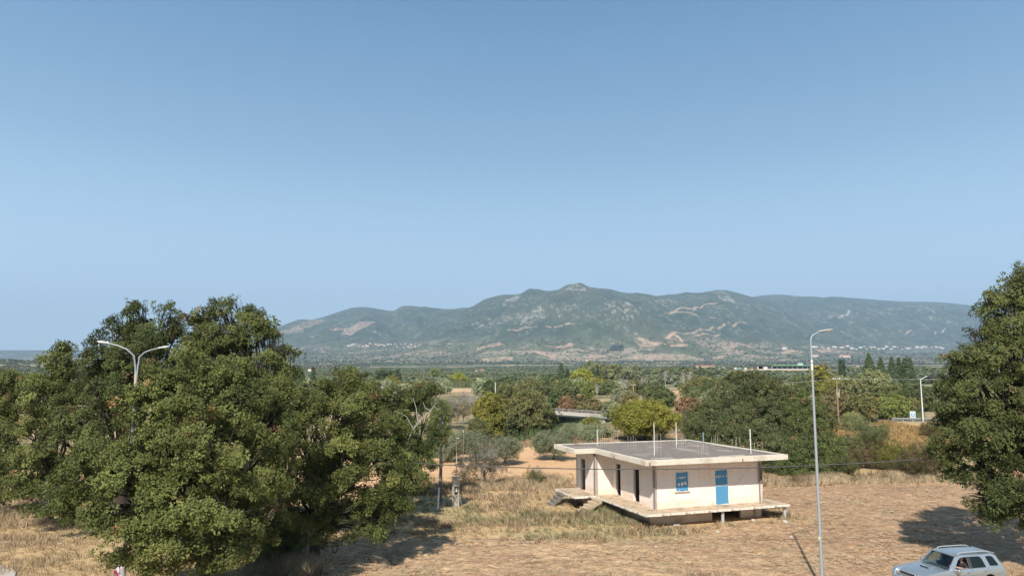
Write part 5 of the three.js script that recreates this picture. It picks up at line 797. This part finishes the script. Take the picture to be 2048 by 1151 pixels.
  T('evergreen_tree', 'dark evergreen left of the lime green tree, low and wide', [14.341, -270.0, 7.351, 9.507], 'dark', { size: 1.4, gap: .3, cb: .02 });
  T('evergreen_tree', 'broad bluish green evergreen above the bridge', [15.921, -215.0, 7.064, 8.782], 'maquis', { size: 1.1, gap: .3, cb: .02, n: 14 });
  T('evergreen_tree', 'green evergreen below the lime green tree', [23.128, -230.0, 6.09, 6.479], 'oak', { size: 1.2, gap: .3, cb: .02 });
  T('rust_tree', 'rust brown tree above the left part of the bridge', [13.031, -170.0, 3.951, 2.873], 'rust', { size: .9, gap: .34, cb: .08 });
  T('brown_tree', 'wide olive brown tree above the middle of the bridge', [16.897, -172.0, 3.648, 5.572], 'brown', { size: .92, gap: .34, cb: .04, n: 13 });
  T('brown_tree', 'second olive brown tree, right of the wide one above the bridge', [19.662, -168.0, 3.555, 4.496], 'brown', { size: .9, gap: .34, cb: .04 });
  T('dark_shrub', 'dark shrub between the rust tree and the bridge tree', [10.792, -180.0, 4.24, 3.549], 'dark', { size: .95, gap: .3, cb: .02, cat: 'shrub' });
  T('grey_tree', 'dull grey tree behind the round olive at the bridge', [28.514, -185.0, 4.73, 7.035], 'grey', { size: 1, gap: .34, cb: .03 });
  T('brown_tree', 'purplish brown bush right of the bridge olive', [26.317, -160.0, 4.504, 3.831], 'brown', { size: .9, gap: .34, cb: .02, cat: 'tree', bark: greyBark });
  for (const p of [[29.499, -250.0, 5.439, 2.113, 'small dead grey tree under the eucalyptus row'], [60.199, -330.0, 7.08, 6.042, 'leafless grey tree beside the tan field'], [78.951, -330.0, 9.6, 2.789, 'bare white tree, left of the pair on the tan field edge'], [81.965, -330.0, 10.059, 3.021, 'bare white tree, right of the pair on the tan field edge'], [90.214, -420.0, 10.184, 2.958, 'faint bare tree at the far left of the tan field edge'], [46.545, -300.0, 7.101, 6.338, 'bare grey brown thicket under the second eucalyptus clump']]) T('dead_tree', p[4], p, 'brown', { leaf: 'fine', size: 1.2, dens: .05, gap: .5, twigs: 8, bare: 2, bark: paleBark, cb: .2, tr: .22, n: 7 });
  // the unremarkable many of the valley floor; the tan fields stay in view
  const R = mul(77), spots = [];
  const free = (x, z, r) => { for (const c of scene.children) if (c.userData.category && Math.hypot(c.position.x - x, c.position.z - z) < r) return false; return true; };
  const fieldAt = (x, z) => Math.min(ell(x, z, -22.725, -365.0, 28, 50), ell(x, z, 71.102, -330.0, 24, 30), ell(x, z, 167.6, -290.0, 50, 20), ell(x, z, 1.385, -330.0, 34, 18), ell(x, z, 59.761, -108.0, 17, 22), ell(x, z, 13.662, -155.0, 13, 13), ell(x, z, 13.29, -118.0, 12, 14), ell(x, z, -21.48, -345.0, 30, 40));
  const protos = {};
  let guard = 0;
  while (spots.length < 190 && guard++ < 4000) {
    const d = 135 + 235 * Math.sqrt(R()), px = R() * 1.6 - .8; const x = px * d, z = -d;
    if (px > -.36 && px < -.1 && d < 170 || open(px, d)) continue;
    if (fieldAt(x, z) < 1 || gullyDist(x, z) < 7 && d < 210 || !free(x, z, 3.4)) continue;
    const k = R(), pal = k < .26 ? 'mid' : k < .46 ? 'maquis' : k < .62 ? 'dark' : k < .8 ? 'olive' : k < .93 ? 'brown' : 'yellow';
    const desc = { mid: 'mid green rounded tree in the crowded valley floor', maquis: 'dull green scrub oak in the crowded valley floor', dark: 'dark evergreen tree in the crowded valley floor', olive: 'grey green olive tree in the crowded valley floor', brown: 'brownish bush in the crowded valley floor', yellow: 'yellow green tree in the crowded valley floor' }[pal];
    const nm = { mid: 'valley_tree', maquis: 'scrub_oak', dark: 'evergreen_tree', olive: 'olive_tree', brown: 'valley_bush', yellow: 'valley_tree' }[pal];
    const key = pal + (spots.length % 3);
    const w = 5.2 + R() * 5.2, hgt = (pal === 'brown' ? 2.6 : 4) + R() * 2.4; let o;
    if (!protos[key]) { o = tree({ name: nm, label: desc, group: desc.replace(/(tree|oak|bush) in/, (a, b) => (b === 'bush' ? 'bushes' : b + 's') + ' in'), x, z, top: landH(x, z) + 5, w: 6.5, pal, leaf: 'far', size: 1.15, gap: .3, cb: .04, twigs: 1 }); o.userData.category = pal === 'brown' ? 'bush' : 'tree'; protos[key] = o; }
    else { o = protos[key].clone(); o.name = numbered(nm); o.userData = { ...protos[key].userData }; o.position.set(x, landH(x, z), z); scene.add(o); }
    o.rotation.y = R() * 6.28; o.scale.set(w / 6.5, hgt / 5, w / 6.5); spots.push(o);
  }
}
// ------------------------------------------------------------------ woods and groves too far to tell their trees apart
{
  const R = mul(5), geo = makeSpray(26, .62, 31, .7, .8).translate(0, .2, 0), many = [];
  const put = (x, z, s, c) => many.push([x, landH(x, z) - .1 * s, z, s, c]);
  // scattered trees and hedges, 350 m to 1.4 km
  for (let i = 0; i < 26000; i++) {
    const d = 350 + 1250 * Math.pow(R(), 1.25), t = R() * 1.66 - .83, x = t * d, z = -d;
    const n = fbm(x / 75, z / 60, 3), hedge = Math.abs(fbm(x / 160 + 40, z / 110, 2) - .5) < .022;
    if (!(n > (d > 520 ? .575 : .54) || hedge || R() < .045)) continue;
    if (open(t, d) || d < 470 && (ell(x, z, -22.725, -365.0, 26, 46) < 1 || ell(x, z, 71.102, -330.0, 22, 26) < 1)) continue;
    if (d > 700 && d < 1000 && t > .30 && t < .47) continue;
    const k = R(), v = .75 + .5 * R(), c = k < .4 ? [.19, .215, .09] : k < .62 ? [.125, .155, .07] : k < .86 ? [.20, .22, .145] : [.24, .22, .08]; put(x, z, 3.4 + R() * 3.6, c.map((q) => q * v));
  }
  // olive groves in rows
  for (let i = 0; i < 42000; i++) {
    const d = 520 + 2500 * Math.pow(R(), 1.25), t = R() * 1.7 - .85; let x = t * d, z = -d;
    const gx = Math.floor(x / 230), gz = Math.floor(z / 300), ang = hash(gx, gz) * 1.6, keep = hash(gx + 9, gz + 4);
    const ca = Math.cos(ang), sa = Math.sin(ang), sp = d < 1200 ? 10 : 16; const u = Math.round((x * ca + z * sa) / sp) * sp, w = Math.round((-x * sa + z * ca) / sp) * sp; x = u * ca - w * sa + (R() - .5) * 2; z = u * sa + w * ca + (R() - .5) * 2;
    if (keep < .22 || (d > 2300 && R() < .5) || -z < 480 || (-z > 700 && -z < 1000 && x / -z > .30 && x / -z < .47)) continue;
    const h = landH(x, z); if (h > 260) continue; const v = .8 + .4 * R(); const dk = keep > .8 ? .75 : 1;
    put(x, z, 4.2 + R() * 2.2, [.225 * v * dk, .255 * v * dk, .155 * v * dk]);
  }
  // scrub dotted over the lower slopes
  for (let i = 0; i < 22000; i++) {
    const d = 2600 + 3600 * R(), t = R() * 1.5 - .68, x = t * d, z = -d, h = landH(x, z); if (h > 190 || h < 30 || R() < .4) continue;
    const v = .7 + .5 * R(), b = featAt(x, z, d, [0, 0, 0]); if (b > .4 && R() < .82) continue; put(x, z, 4 + R() * 4, [.12 * v, .14 * v, .075 * v]);
  }
  const im = new THREE.InstancedMesh(geo, dullMat, many.length);
  many.forEach(([x, y, z, s, c], i) => { _q.setFromAxisAngle(_y, R() * 6.28); im.setMatrixAt(i, _m.compose(_p.set(x, y, z), _q, _s.set(s * 1.25, s, s * 1.25))); im.setColorAt(i, _c.setRGB(...c)); });
  im.name = 'distant_woods'; im.castShadow = im.receiveShadow = true; scene.add(im); tag(im, 'far groves, hedges and scrub across the valley and lower slopes', 'woods', null, 'stuff');
}

// ------------------------------------------------------------------ buildings far across the valley
{
  const wallW = std(.72, .70, .66, .8), wallC = std(.60, .53, .44, .9), roofR = std(.36, .16, .10, .9), roofG = std(.14, .30, .13, .7), darkW = std(.05, .055, .06, .6), grey = std(.4, .41, .42, .8), pave = std(.52, .45, .37, .95);
  const gable = (w, h, d, y) => { const s = new THREE.Shape([[-d / 2 - .3, 0], [d / 2 + .3, 0], [0, h]].map((p) => new THREE.Vector2(...p))); return new THREE.ExtrudeGeometry(s, { depth: w + .6, bevelEnabled: false }).rotateY(Math.PI / 2).translate(-w / 2 - .3, y, 0); };
  {
    const p = at(337.4, -890.0), t = thing('factory', 'long industrial plant with green roofs and dark open bays in mid valley', 'factory', p);
    part('yard_wall', box(92, 1.0, 1, -10, .3, 22), pave, t);
    part('wall', [box(6, 5.2, 12, -30, 2.6, 0), box(60, 1.2, 16, 6, .6, 0)], wallW, t);
    part('open_bay', box(76, 3.7, 12, 6, 3.0, 0), darkW, t);
    for (let i = 0; i < 10; i++) part('column', box(.5, 3.6, .6, -22 + i * 6.3, 3.2, 7.2), grey, t);
    part('roof', [gable(44, 1.3, 18, 0).translate(8, 5.0, 0), box(44, .4, 18, 8, 4.9, 0)], roofG, t, 'green metal roof'); part('roof', box(22, .7, 16, -28, 6, 0), darkW, t, 'dark flat roof'); part('roof', box(18, .6, 16, 40, 4.6, -1), darkW, t, 'dark flat roof');
    part('wall', box(4, 3.4, 5, -25, 2, 9), wallW, t); part('mast', cyl(.12, .16, 9, 20, 7, 3, 6), grey, t); part('water_tank', box(6, 2.6, 3, 22, 6.9, 0), std(.45, .62, .70, .6), t, 'pale blue tank');
    const q = at(251.1, -930.0), u = thing('warehouse', 'low white warehouse with dull red roof left of the factory', 'warehouse', q);
    part('wall', box(24, 4.2, 10, 0, 2, 0), wallW, u); part('roof', gable(24, 1.6, 10, 4.1), roofR, u); part('annex', [box(10, 2.2, 6, -16, 1.1, 2)], wallW, u); part('roof', gable(10, 1, 6, 2.2).translate(-16, 0, 2), roofR, u); part('door', box(3, 2.4, .2, 4, 1.2, 5.05), grey, u);
    const VEH = [[1471, 'white lorry parked left of the factory', [.66, .68, .7]], [1476, 'pale blue lorry parked beside the white lorry', [.35, .48, .6]], [1483, 'green lorry parked left of the factory', [.10, .36, .16]], [1490, 'white van right of the green lorry', [.68, .68, .68]], [1497, 'dark lorry parked near the factory wall', [.07, .08, .09]], [1503, 'orange loader beside the factory wall', [.55, .22, .05]]];
    const VX = [276.7, -885.0, 279.8, -885.0, 284.2, -885.0, 288.5, -885.0, 292.8, -885.0, 296.5, -885.0];
    VEH.forEach(([, label, c], i) => { const v = thing('parked_lorry', label, 'lorry', at(VX[i * 2], VX[i * 2 + 1] + (i % 2) * 4), .3 + i * .2); part('body', rbox(3.4, 2.0, 2.1, .1, .6, 1.7, 0), std(...c, .6), v); part('cab', rbox(1.3, 1.6, 2, .15, -1.8, 1.4, 0), std(...c, .5), v); part('windscreen', box(.06, .6, 1.7, -2.45, 1.8, 0), darkW, v); for (const a of [-1.7, 1.4]) part('wheel', cyl(.45, .45, 2.2, a, .45, 0, 10).rotateX(0), darkW, v); });
    const s = thing('white_board', 'small white block standing between warehouse and factory', 'sign', at(268.4, -905.0)); part('panel', box(2.4, 2.6, .4, 0, 2.6, 0), wallW, s); part('post', box(.3, 2, .3, 0, .8, -.1), grey, s);
  }
  const house = (name, label, x, z, wpx, h, opt = {}) => { const d = -z, w = wpx / 1420 * d, t = thing(name, label, opt.cat ?? 'house', at(x, z, -.6), opt.turn ?? 0, opt.group), hh = h ?? w * .4, dd = Math.min(w * .6, 12);
    part('wall', box(w, hh + .6, dd, 0, hh / 2 + .3, 0), opt.wall ?? wallW, t); if (opt.flat) part('roof', box(w + .6, .5, dd + .6, 0, hh + .8, 0), opt.roof ?? grey, t); else part('roof', gable(w, w * .13 + .8, dd, hh + .58), opt.roof ?? roofR, t); if (w > 12) for (let i = 0; i < 4; i++) part('window', box(w * .06, hh * .3, .2, w * (-.36 + .24 * i), hh * .6, dd / 2 + .05), darkW, t); return t; };
  house('farmhouse', 'long white farmhouse with pinkish roof above the cypress pair', 1802.6, -3861, 21, 6); house('farmhouse', 'white farmhouse with red roof just right of the tall lamp', 1626.2, -3834, 15, 6); house('farmhouse', 'single white building left of the tall lamp head', 1606.8, -4200, 8, 9, { flat: true, roof: wallW });
  house('farmhouse', 'white building right of the tall lamp head', 2014, -4749, 12, 10, { flat: true, roof: wallW }); house('farmhouse', 'tiny white hut above the eucalyptus clumps', 360.1, -3450, 7, 5); house('farmhouse', 'tiny white house in the olives above the concrete pole', -64.5, -1299, 3, 4); house('farmhouse', 'low pinkish house in the olives above the concrete pole', -58.1, -1362, 8, 4, { wall: wallC });
  house('farmhouse', 'tiny pale house beside the left conifer row', -373, -1317, 6, 6); house('farmhouse', 'small pale roofed shed left of the conifer group', 979.2, -2022, 7, 4, { wall: wallC }); house('greenhouse', 'low pale greenhouse beside the right edge oak', 626.5, -1056, 22, 3.4, { cat: 'greenhouse', flat: true, roof: std(.6, .6, .58, .5) });
  { const t = thing('yellow_crane', 'yellow crane arm lying low in the olives by the right edge oak', 'crane', at(1752.8, -3012)); part('arm', box(14, 1.3, 1.3, 0, 3.6, 0), std(.62, .42, .04, .6), t); part('base', box(3, 3, 2.4, -5, 1.5, 0), std(.5, .36, .06, .6), t); }
  { const p = [545.6, -3738], t = thing('solar_farm', 'dark blue solar field on the slope above the eucalyptus', 'solar panels', at(p[0], p[1], 2)); for (let i = 0; i < 5; i++) { part('panel_row', box(-p[1] * .021 - i * 6, .25, 26, i * 9, 9 + i * 7, -i * 34).rotateX(0), std(.03, .06, .17, .3), t); part('support', box(3, 12 + i * 7, 3, i * 9, 3 + i * 3, -i * 34), grey, t); } }
  const V1 = [[2034, -4746, 4.2], [2057.5, -4725, 2.9], [2059, -4698, 3.7], [2076.2, -4671, 4.7], [2188.1, -4836, 5.4], [2193, -4821, 6.4], [2239.9, -4851, 5.6], [2262.2, -4863, 5.2], [2364.1, -5013, 6.4], [2304.8, -4827, 6.5], [2329.6, -4815, 4.3], [2529.3, -5166, 6.7], [2792.5, -5637, 3.2], [2563.6, -5151, 4.5], [2835.8, -5616, 4.8], [2862.8, -5622, 5.2], [2848.9, -5529, 5.6], [2916.4, -5586, 7.0], [3280.4, -6231, 6.4], [3275.6, -6147, 5.1], [3359.5, -6252, 6.3], [3395.3, -6264, 2.9], [3377.4, -6159, 3.0], [3461.4, -6252, 3.3], [3452.6, -6201, 6.4], [3492.9, -6225, 2.8], [3566.3, -6264, 6.5], [3590.9, -6237, 7.0], [3633.4, -6282, 5.2], [3650.5, -6267, 4.4], [3718.9, -6300, 2.8], [3749.9, -6285, 6.8], [3786, -6288, 4.6], [3785.3, -6249, 5.2]];
  const V2 = [[-1187.8, -5163, 4.8], [-1173.1, -5184, 4.2], [-1159.3, -5190, 4.9], [-1104.9, -5067, 2.0], [-1075.5, -5016, 2.1], [-1047.6, -5001, 2.2], [-1032.6, -5028, 4.0], [-1014.9, -5013, 4.2], [-1022.3, -5115, 4.0], [-987.2, -5148, 3.4], [-974.7, -5151, 3.1], [-959.8, -5151, 3.8], [-940.3, -5157, 4.3], [-915.8, -5106, 4.2], [-899.1, -5163, 4.4], [-881.4, -5172, 3.3], [-851.7, -5181, 3.0], [-814.9, -5037, 3.3], [-810.8, -5211, 3.0], [-728.3, -4782, 3.4], [-782.4, -5214, 3.6], [-674.6, -4617, 4.5], [-671.4, -4725, 4.4], [-617.4, -4539, 3.0]];
  const rr = mul(88);
  const village = (V, label, group) => { for (const [x, z, w] of V) { const k = rr(); house('village_house', label, x, z, w, Math.max(5, w / 1420 * -z * .42), { group, turn: (rr() - .5) * .8, flat: k < .45, roof: k < .2 ? wallW : roofR, wall: k > .85 ? wallC : wallW }); } };
  village(V1, 'tiny pale house of the village at the foot of the right hills', 'houses of the right village'); village(V2, 'tiny pale house of the village below the quarried slope', 'houses of the left village');
  { // a bird high over the valley
    const [x, y, z] = [-19.019, 52.014, -150.0], t = thing('bird', 'tiny pale bird gliding in the empty sky', 'bird', [x, y, z], .6), m = std(.9, .9, .9, .8), R = new THREE.SphereGeometry(1, 12, 8).scale(.05, .045, .17);
    const wing = (s) => { const sh = new THREE.Shape(); sh.moveTo(0, -.06); sh.quadraticCurveTo(.14, -.10, .26, -.02); sh.lineTo(.25, .02); sh.quadraticCurveTo(.12, .06, 0, .07); const g = new THREE.ExtrudeGeometry(sh, { depth: .012, bevelEnabled: false }).rotateX(Math.PI / 2); if (s < 0) g.scale(-1, 1, 1); return g.rotateZ(s * .18).translate(s * .03, .02, 0); };
    part('body', [R, new THREE.SphereGeometry(.042, 8, 6).translate(0, .02, .18), new THREE.ConeGeometry(.015, .05, 6).rotateX(Math.PI / 2).translate(0, .015, .235), new THREE.ConeGeometry(.06, .16, 6).scale(1, 1, .25).rotateX(Math.PI / 2).translate(0, 0, -.2)], m, t); part('wing', wing(1), m, t); part('wing', wing(-1), m, t); }
}

// ------------------------------------------------------------------ grass, clods, stones
{
  const blades = (n, seed, spread, bend) => { const R = mul(seed), pos = [], nor = []; for (let i = 0; i < n; i++) { const a = R() * 6.283, r = Math.sqrt(R()) * spread, x = Math.cos(a) * r, z = Math.sin(a) * r, h = .55 + R() * .6, l = bend * (.3 + R()), b = R() * 6.283, ex = x + Math.cos(b) * l, ez = z + Math.sin(b) * l, w = .013 + .014 * R(), cx = -Math.sin(b + 1) * w, cz = Math.cos(b + 1) * w; pos.push(x - cx, 0, z - cz, x + cx, 0, z + cz, ex, h, ez); const m = [Math.cos(b + 1) * .5, .86, Math.sin(b + 1) * .5]; const ux = 2 * cx, uz = 2 * cz, vx = ex - x + cx, vz = ez - z + cz, nx = 0 * vz - uz * h, ny = uz * vx - ux * vz, nz = ux * h - 0 * vx, s = nx * m[0] + ny * m[1] + nz * m[2] < 0 ? -1 : 1; for (let k = 0; k < 3; k++) nor.push(s * m[0], s * m[1], s * m[2]); } const g = new THREE.BufferGeometry(); g.setAttribute('position', new THREE.Float32BufferAttribute(pos, 3)); g.setAttribute('normal', new THREE.Float32BufferAttribute(nor, 3)); return g; };
  const grassMat = new THREE.MeshPhysicalMaterial({ color: 0xffffff, roughness: .9, transmission: .2, thickness: 0, specularIntensity: .3, side: THREE.DoubleSide });
  const R = mul(51), field = (name, label, geo, list, mat = grassMat) => { const im = new THREE.InstancedMesh(geo, mat, list.length); list.forEach(([x, y, z, sx, sy, c, tilt], i) => { _q.setFromAxisAngle(_y, R() * 6.283); if (tilt) _q.multiply(_q2.setFromAxisAngle(_u.set(R() - .5, 0, R() - .5).normalize(), (R() - .5) * tilt)); im.setMatrixAt(i, _m.compose(_p.set(x, y, z), _q, _s.set(sx, sy, sx))); im.setColorAt(i, _c.setRGB(...c)); }); im.name = name; im.castShadow = im.receiveShadow = true; scene.add(im); tag(im, label, 'grass', null, 'stuff'); return im; };
  const straw = () => { const v = .8 + .45 * R(), k = R(); return k < .12 ? [.30 * v, .235 * v, .13 * v] : [.53 * v, .41 * v, .27 * v]; };
  const green = () => { const v = .75 + .5 * R(); return [.27 * v, .29 * v, .145 * v]; };
  const tuft = blades(20, 3, .36, .5), tall = blades(34, 4, .42, .6);
  const litter = (() => { const Q = mul(6), pos = []; for (let i = 0; i < 9; i++) { const a = Q() * 6.283, l = .25 + .35 * Q(), x = (Q() - .5) * 1.1, z = (Q() - .5) * 1.1, y0 = .04 + Q() * .12, y1 = .04 + Q() * .18, c = Math.cos(a), s = Math.sin(a), w = .035; const A = [x - c * l + s * w, y0, z - s * l - c * w], B = [x - c * l - s * w, y0, z - s * l + c * w], C = [x + c * l - s * w, y1, z + s * l + c * w], D = [x + c * l + s * w, y1, z + s * l - c * w]; pos.push(...A, ...B, ...C, ...A, ...C, ...D); } const g = new THREE.BufferGeometry(); g.setAttribute('position', new THREE.Float32BufferAttribute(pos, 3)); g.computeVertexNormals(); return g; })();
  const inHouse = (x, z) => { const a = 18.5 * Math.PI / 180, dx = x - 8.15, dz = z + 43.96, u = dx * Math.cos(a) - dz * Math.sin(a), v = -(dx * Math.sin(a) + dz * Math.cos(a)); return u > .9 && u < 9.5 && v > .3 && v < 10.8 || u > -.2 && u < 2 && v > 7 && v < 10.8; };
  const L1 = [], L2 = [], L3 = [];
  const toward = (z) => Math.min(1, 40 / -z);
  // dry grass over the yard and the verge
  for (let i = 0; i < 60000; i++) {
    const d = 30 + 38 * Math.pow(R(), 1.2), px = R() * 1.5 - .75, x = px * d, z = -d; if (inHouse(x, z)) continue;
    const c = cover(x, z), w = (1 - c.soil) * (1 - c.stub * .9); if (R() > w * (.35 + .9 * smooth(.35, .6, c.n2))) continue;
    const g = c.green > .3 && R() < c.green * .5; const s = .16 + .22 * R() + (c.n2 > .6 ? .12 : 0); L1.push([x, nearH(x, z) - .03, z, s * 1.2, s * (.5 + .5 * R()), g ? green() : straw()]);
  }
  // tall dead grass along the field edges
  const band = (pts, wdt, n, h, mix) => { for (let i = 0; i < n; i++) { const k = R() * (pts.length - 1), j = Math.floor(k), f = k - j, x = lerp(pts[j][0], pts[j + 1][0], f) + (R() - .5) * wdt, z = lerp(pts[j][1], pts[j + 1][1], f) + (R() - .5) * wdt; if (inHouse(x, z)) continue; const s = h * (.35 + .5 * R()) * (.4 + 1.0 * vn(x / 1.7, z / 1.7)); L2.push([x, nearH(x, z) - .05, z, s * 1.25, s, R() < mix ? green() : straw()]); } };
  band([[-8.244, -57.5], [-5.099, -59.899], [-2.643, -60.15], [0.658, -59.899], [3.645, -61.704]], 3.6, 2300, .8, .05);
  band([[21.872, -61.704], [26.816, -63.342], [31.892, -63.907], [37.061, -64.483], [42.073, -65.368]], 3.6, 3600, .74, .05);
  band([[-1.406, -84.839], [2.485, -99.79], [7.029, -105.8]], 4, 500, .9, .05);
  band([[-12.177, -35.649], [-9.712, -35.478]], 1.8, 420, .95, .0); band([[-32.987, -47.162], [-30.479, -45.391]], 1.5, 200, 1.0, 0);
  band([[6.307, -49.586], [7.161, -46.407], [8.916, -45.676]], 1.2, 330, .8, .55); band([[9.241, -44.284], [12.642, -44.555], [16.192, -46.857]], .6, 110, .34, .15); band([[1.16, -47.162], [4.381, -47.162], [6.636, -47.162]], 3, 500, .6, .4);
  for (let i = 0; i < 15000; i++) { const x = lerp(-6, 62, R()), z = -lerp(86, 124, R()), e = ell(x, z, ...GOLD); if (e > 1.05 && fbm(x / 6, z / 6, 2) < .5) continue; const s = .5 + .5 * R(), c = straw(); L2.push([x, nearH(x, z) - .05, z, s, s * .55, e < 1.05 ? [c[0] * .95, c[1] * .85, c[2] * .6] : c]); }
  // straw litter on the ploughed soil
  for (let i = 0; i < 70000; i++) { const d = 31 + 34 * R(), px = R() * 1.1 - .35, x = px * d, z = -d; if (inHouse(x, z)) continue; const c = cover(x, z); if (c.soil < .4 || R() > .25 + 1.2 * smooth(.4, .7, fbm(x * .7 + 5, z * 1.8, 3))) continue; const s = .10 + .12 * R(); L3.push([x, nearH(x, z) + .02, z, s, s * .4, straw().map((q) => q * 1.2), .4]); }
  field('dry_grass', 'dry straw coloured grass around the house and along the verge', tuft, L1);
  field('tall_dry_grass', 'tall dead grass along the edges of the field', tall, L2);
  field('straw_litter', 'straw litter strewn over the ploughed soil', litter, L3);
  // clods of soil
  const lump = (seed, d = 1) => { const g = new THREE.IcosahedronGeometry(.5, d), p = g.attributes.position; for (let i = 0; i < p.count; i++) { const x = p.getX(i), y = p.getY(i), z = p.getZ(i), k = .7 + .6 * vn3(x * 2.3 + seed, y * 2.3 + 7, z * 2.3 + 3); p.setXYZ(i, x * k, y * k * .7, z * k); } g.computeVertexNormals(); return g; };
  const soilMat = new THREE.MeshStandardMaterial({ color: 0xffffff, roughness: 1 });
  const L4 = []; for (let i = 0; i < 24000; i++) { const d = 31 + 32 * R(), px = R() * 1.1 - .35, x = px * d, z = -d; if (inHouse(x, z)) continue; const c = cover(x, z); if (c.soil < .5) continue; const s = .035 + .085 * R() * R(), v = .75 + .5 * R(), pale = R() < .06; L4.push([x, nearH(x, z), z, s * 1.3, s, pale ? [.46 * v, .40 * v, .34 * v] : [.27 * v, .172 * v, .108 * v], .6]); }
  const cl = field('soil_clods', 'clods of brown soil on the ploughed field', lump(2, 0), L4, soilMat); cl.userData.category = 'soil';
  // stones that stand out
  const stoneMat = std(.44, .41, .37, .95), sg = [lump(11), lump(12), lump(13)];
  const ST = [[3.642, -43.103, .42, 'largest pale stone lying alone on the soil left of the house front'], [10.192, -45.533, .7, 'long flat pale stone before the plinth beside the dead thistle'], [10.449, -44.284, .42, 'pale stone just in front of the long flat stone'], [9.418, -45.109, .3, 'small pale stone left of the long flat stone'], [10.176, -44.149, .22, 'small pale stone between the long flat stone and the soil'], [12.289, -43.751, .4, 'pale stone in front of the middle support pillar'], [15.508, -47.009, .5, 'grey stone at the right end of the plinth'], [17.472, -46.857, .5, 'upper grey stone at the foot of the corner pillar'], [17.392, -46.481, .5, 'lower grey stone at the foot of the corner pillar'], [16.175, -42.474, .32, 'pale stone on the soil between the corner pillar and the tall lamp'], [9.351, -41.864, .32, 'pale stone alone on the soil before the house corner'], [7.89, -40.137, .34, 'flat pale stone on the soil in front of the window'], [13.98, -45.821, .26, 'small stone between the middle pillar and the plinth end'], [-2.254, -55.717, .28, 'small white stone in the dry grass right of the meter pillar'], [37.802, -62.24, .6, 'flat grey stone at the far verge left of the right edge oak'], [38.742, -62.24, .45, 'second grey stone at the far verge near the right edge oak'], [-28.322, -41.04, .6, 'pale stone at the left edge of the dry grass'], [-25.16, -40.81, .4, 'white stone at the edge of the leftmost tree shade'], [13.634, -40.248, .2, 'small white stone on the soil left of the tall lamp']];
  for (let i = 0; i < ST.length; i++) { const [x, z, s, label] = ST[i], m = part('stone', sg[i % 3], stoneMat, scene); m.position.set(x, nearH(x, z) + s * .06, z); m.scale.set(s * .8, s * .45, s * .6); m.rotation.y = R() * 6; tag(m, label, 'stone'); }
  // dead thistle with pale head by the plinth
  { const p = [10.171, -46.407], t = thing('dead_thistle', 'dry thistle with a pale head standing before the plinth', 'plant', at(...p)); part('stem', limb([new THREE.Vector3(0, 0, 0), new THREE.Vector3(.03, .5, 0), new THREE.Vector3(0, 1.0, .02)], [.02, .016, .012], 6), std(.30, .21, .12, 1), t); part('flower_head', [lump(21).scale(.22, .36, .22).translate(0, 1.05, 0), lump(22).scale(.16, .2, .16).translate(.14, .86, 0), lump(23).scale(.13, .18, .13).translate(-.1, .75, .03)], std(.56, .42, .25, 1), t); }
  // reeds of the stream: one bed each
  const reed = blades(18, 8, .5, .5);
  const bed = (name, label, cx, cz, rx, rz, n, h, pal) => { const im = new THREE.InstancedMesh(reed, leafMat, n); for (let i = 0; i < n; i++) { const a = R() * 6.283, q = Math.sqrt(R()), x = cx + Math.cos(a) * q * rx, z = cz + Math.sin(a) * q * rz, s = h * (.7 + .5 * R()) * (1 - q * .25), v = .75 + .5 * R(), k = R(); im.setMatrixAt(i, _m.compose(_p.set(x, landH(x, z) - .2, z), _q.setFromAxisAngle(_y, R() * 6.28), _s.set(s * .75, s, s * .75))); im.setColorAt(i, _c.setRGB(lerp(pal[0][0], pal[1][0], k) * v, lerp(pal[0][1], pal[1][1], k) * v, lerp(pal[0][2], pal[1][2], k) * v)); } im.name = numbered(name); im.castShadow = im.receiveShadow = true; scene.add(im); tag(im, label, 'reeds', null, 'stuff'); };
  const RP = [[.11, .175, .065], [.20, .235, .10]], RY = [[.17, .2, .075], [.25, .26, .12]];
  bed('reed_bed', 'pale green reeds right of the brown utility pole', -9.093, -97, 6, 7, 700, 3.8, RY);
  bed('reed_bed', 'green reeds in front of the yellow green stream tree', -1.796, -107.0, 6, 5, 520, 3.6, RP);
  bed('reed_bed', 'bluish green reeds under the bridge', 9.133, -136.0, 7, 8, 800, 3.4, RP);
  bed('reed_bed', 'low green growth on the bank below the bridge', 6.979, -116.0, 7, 7, 600, 2.2, RP);
  bed('reed_bed', 'bright reed bed across the valley at the left', -37.901, -420.0, 32, 22, 900, 5.2, RY);
  bed('reed_bed', 'blue green reeds behind the guardrail', 71.336, -134.0, 5, 2.5, 260, 3.2, RP);
}

renderer.render(scene, camera);
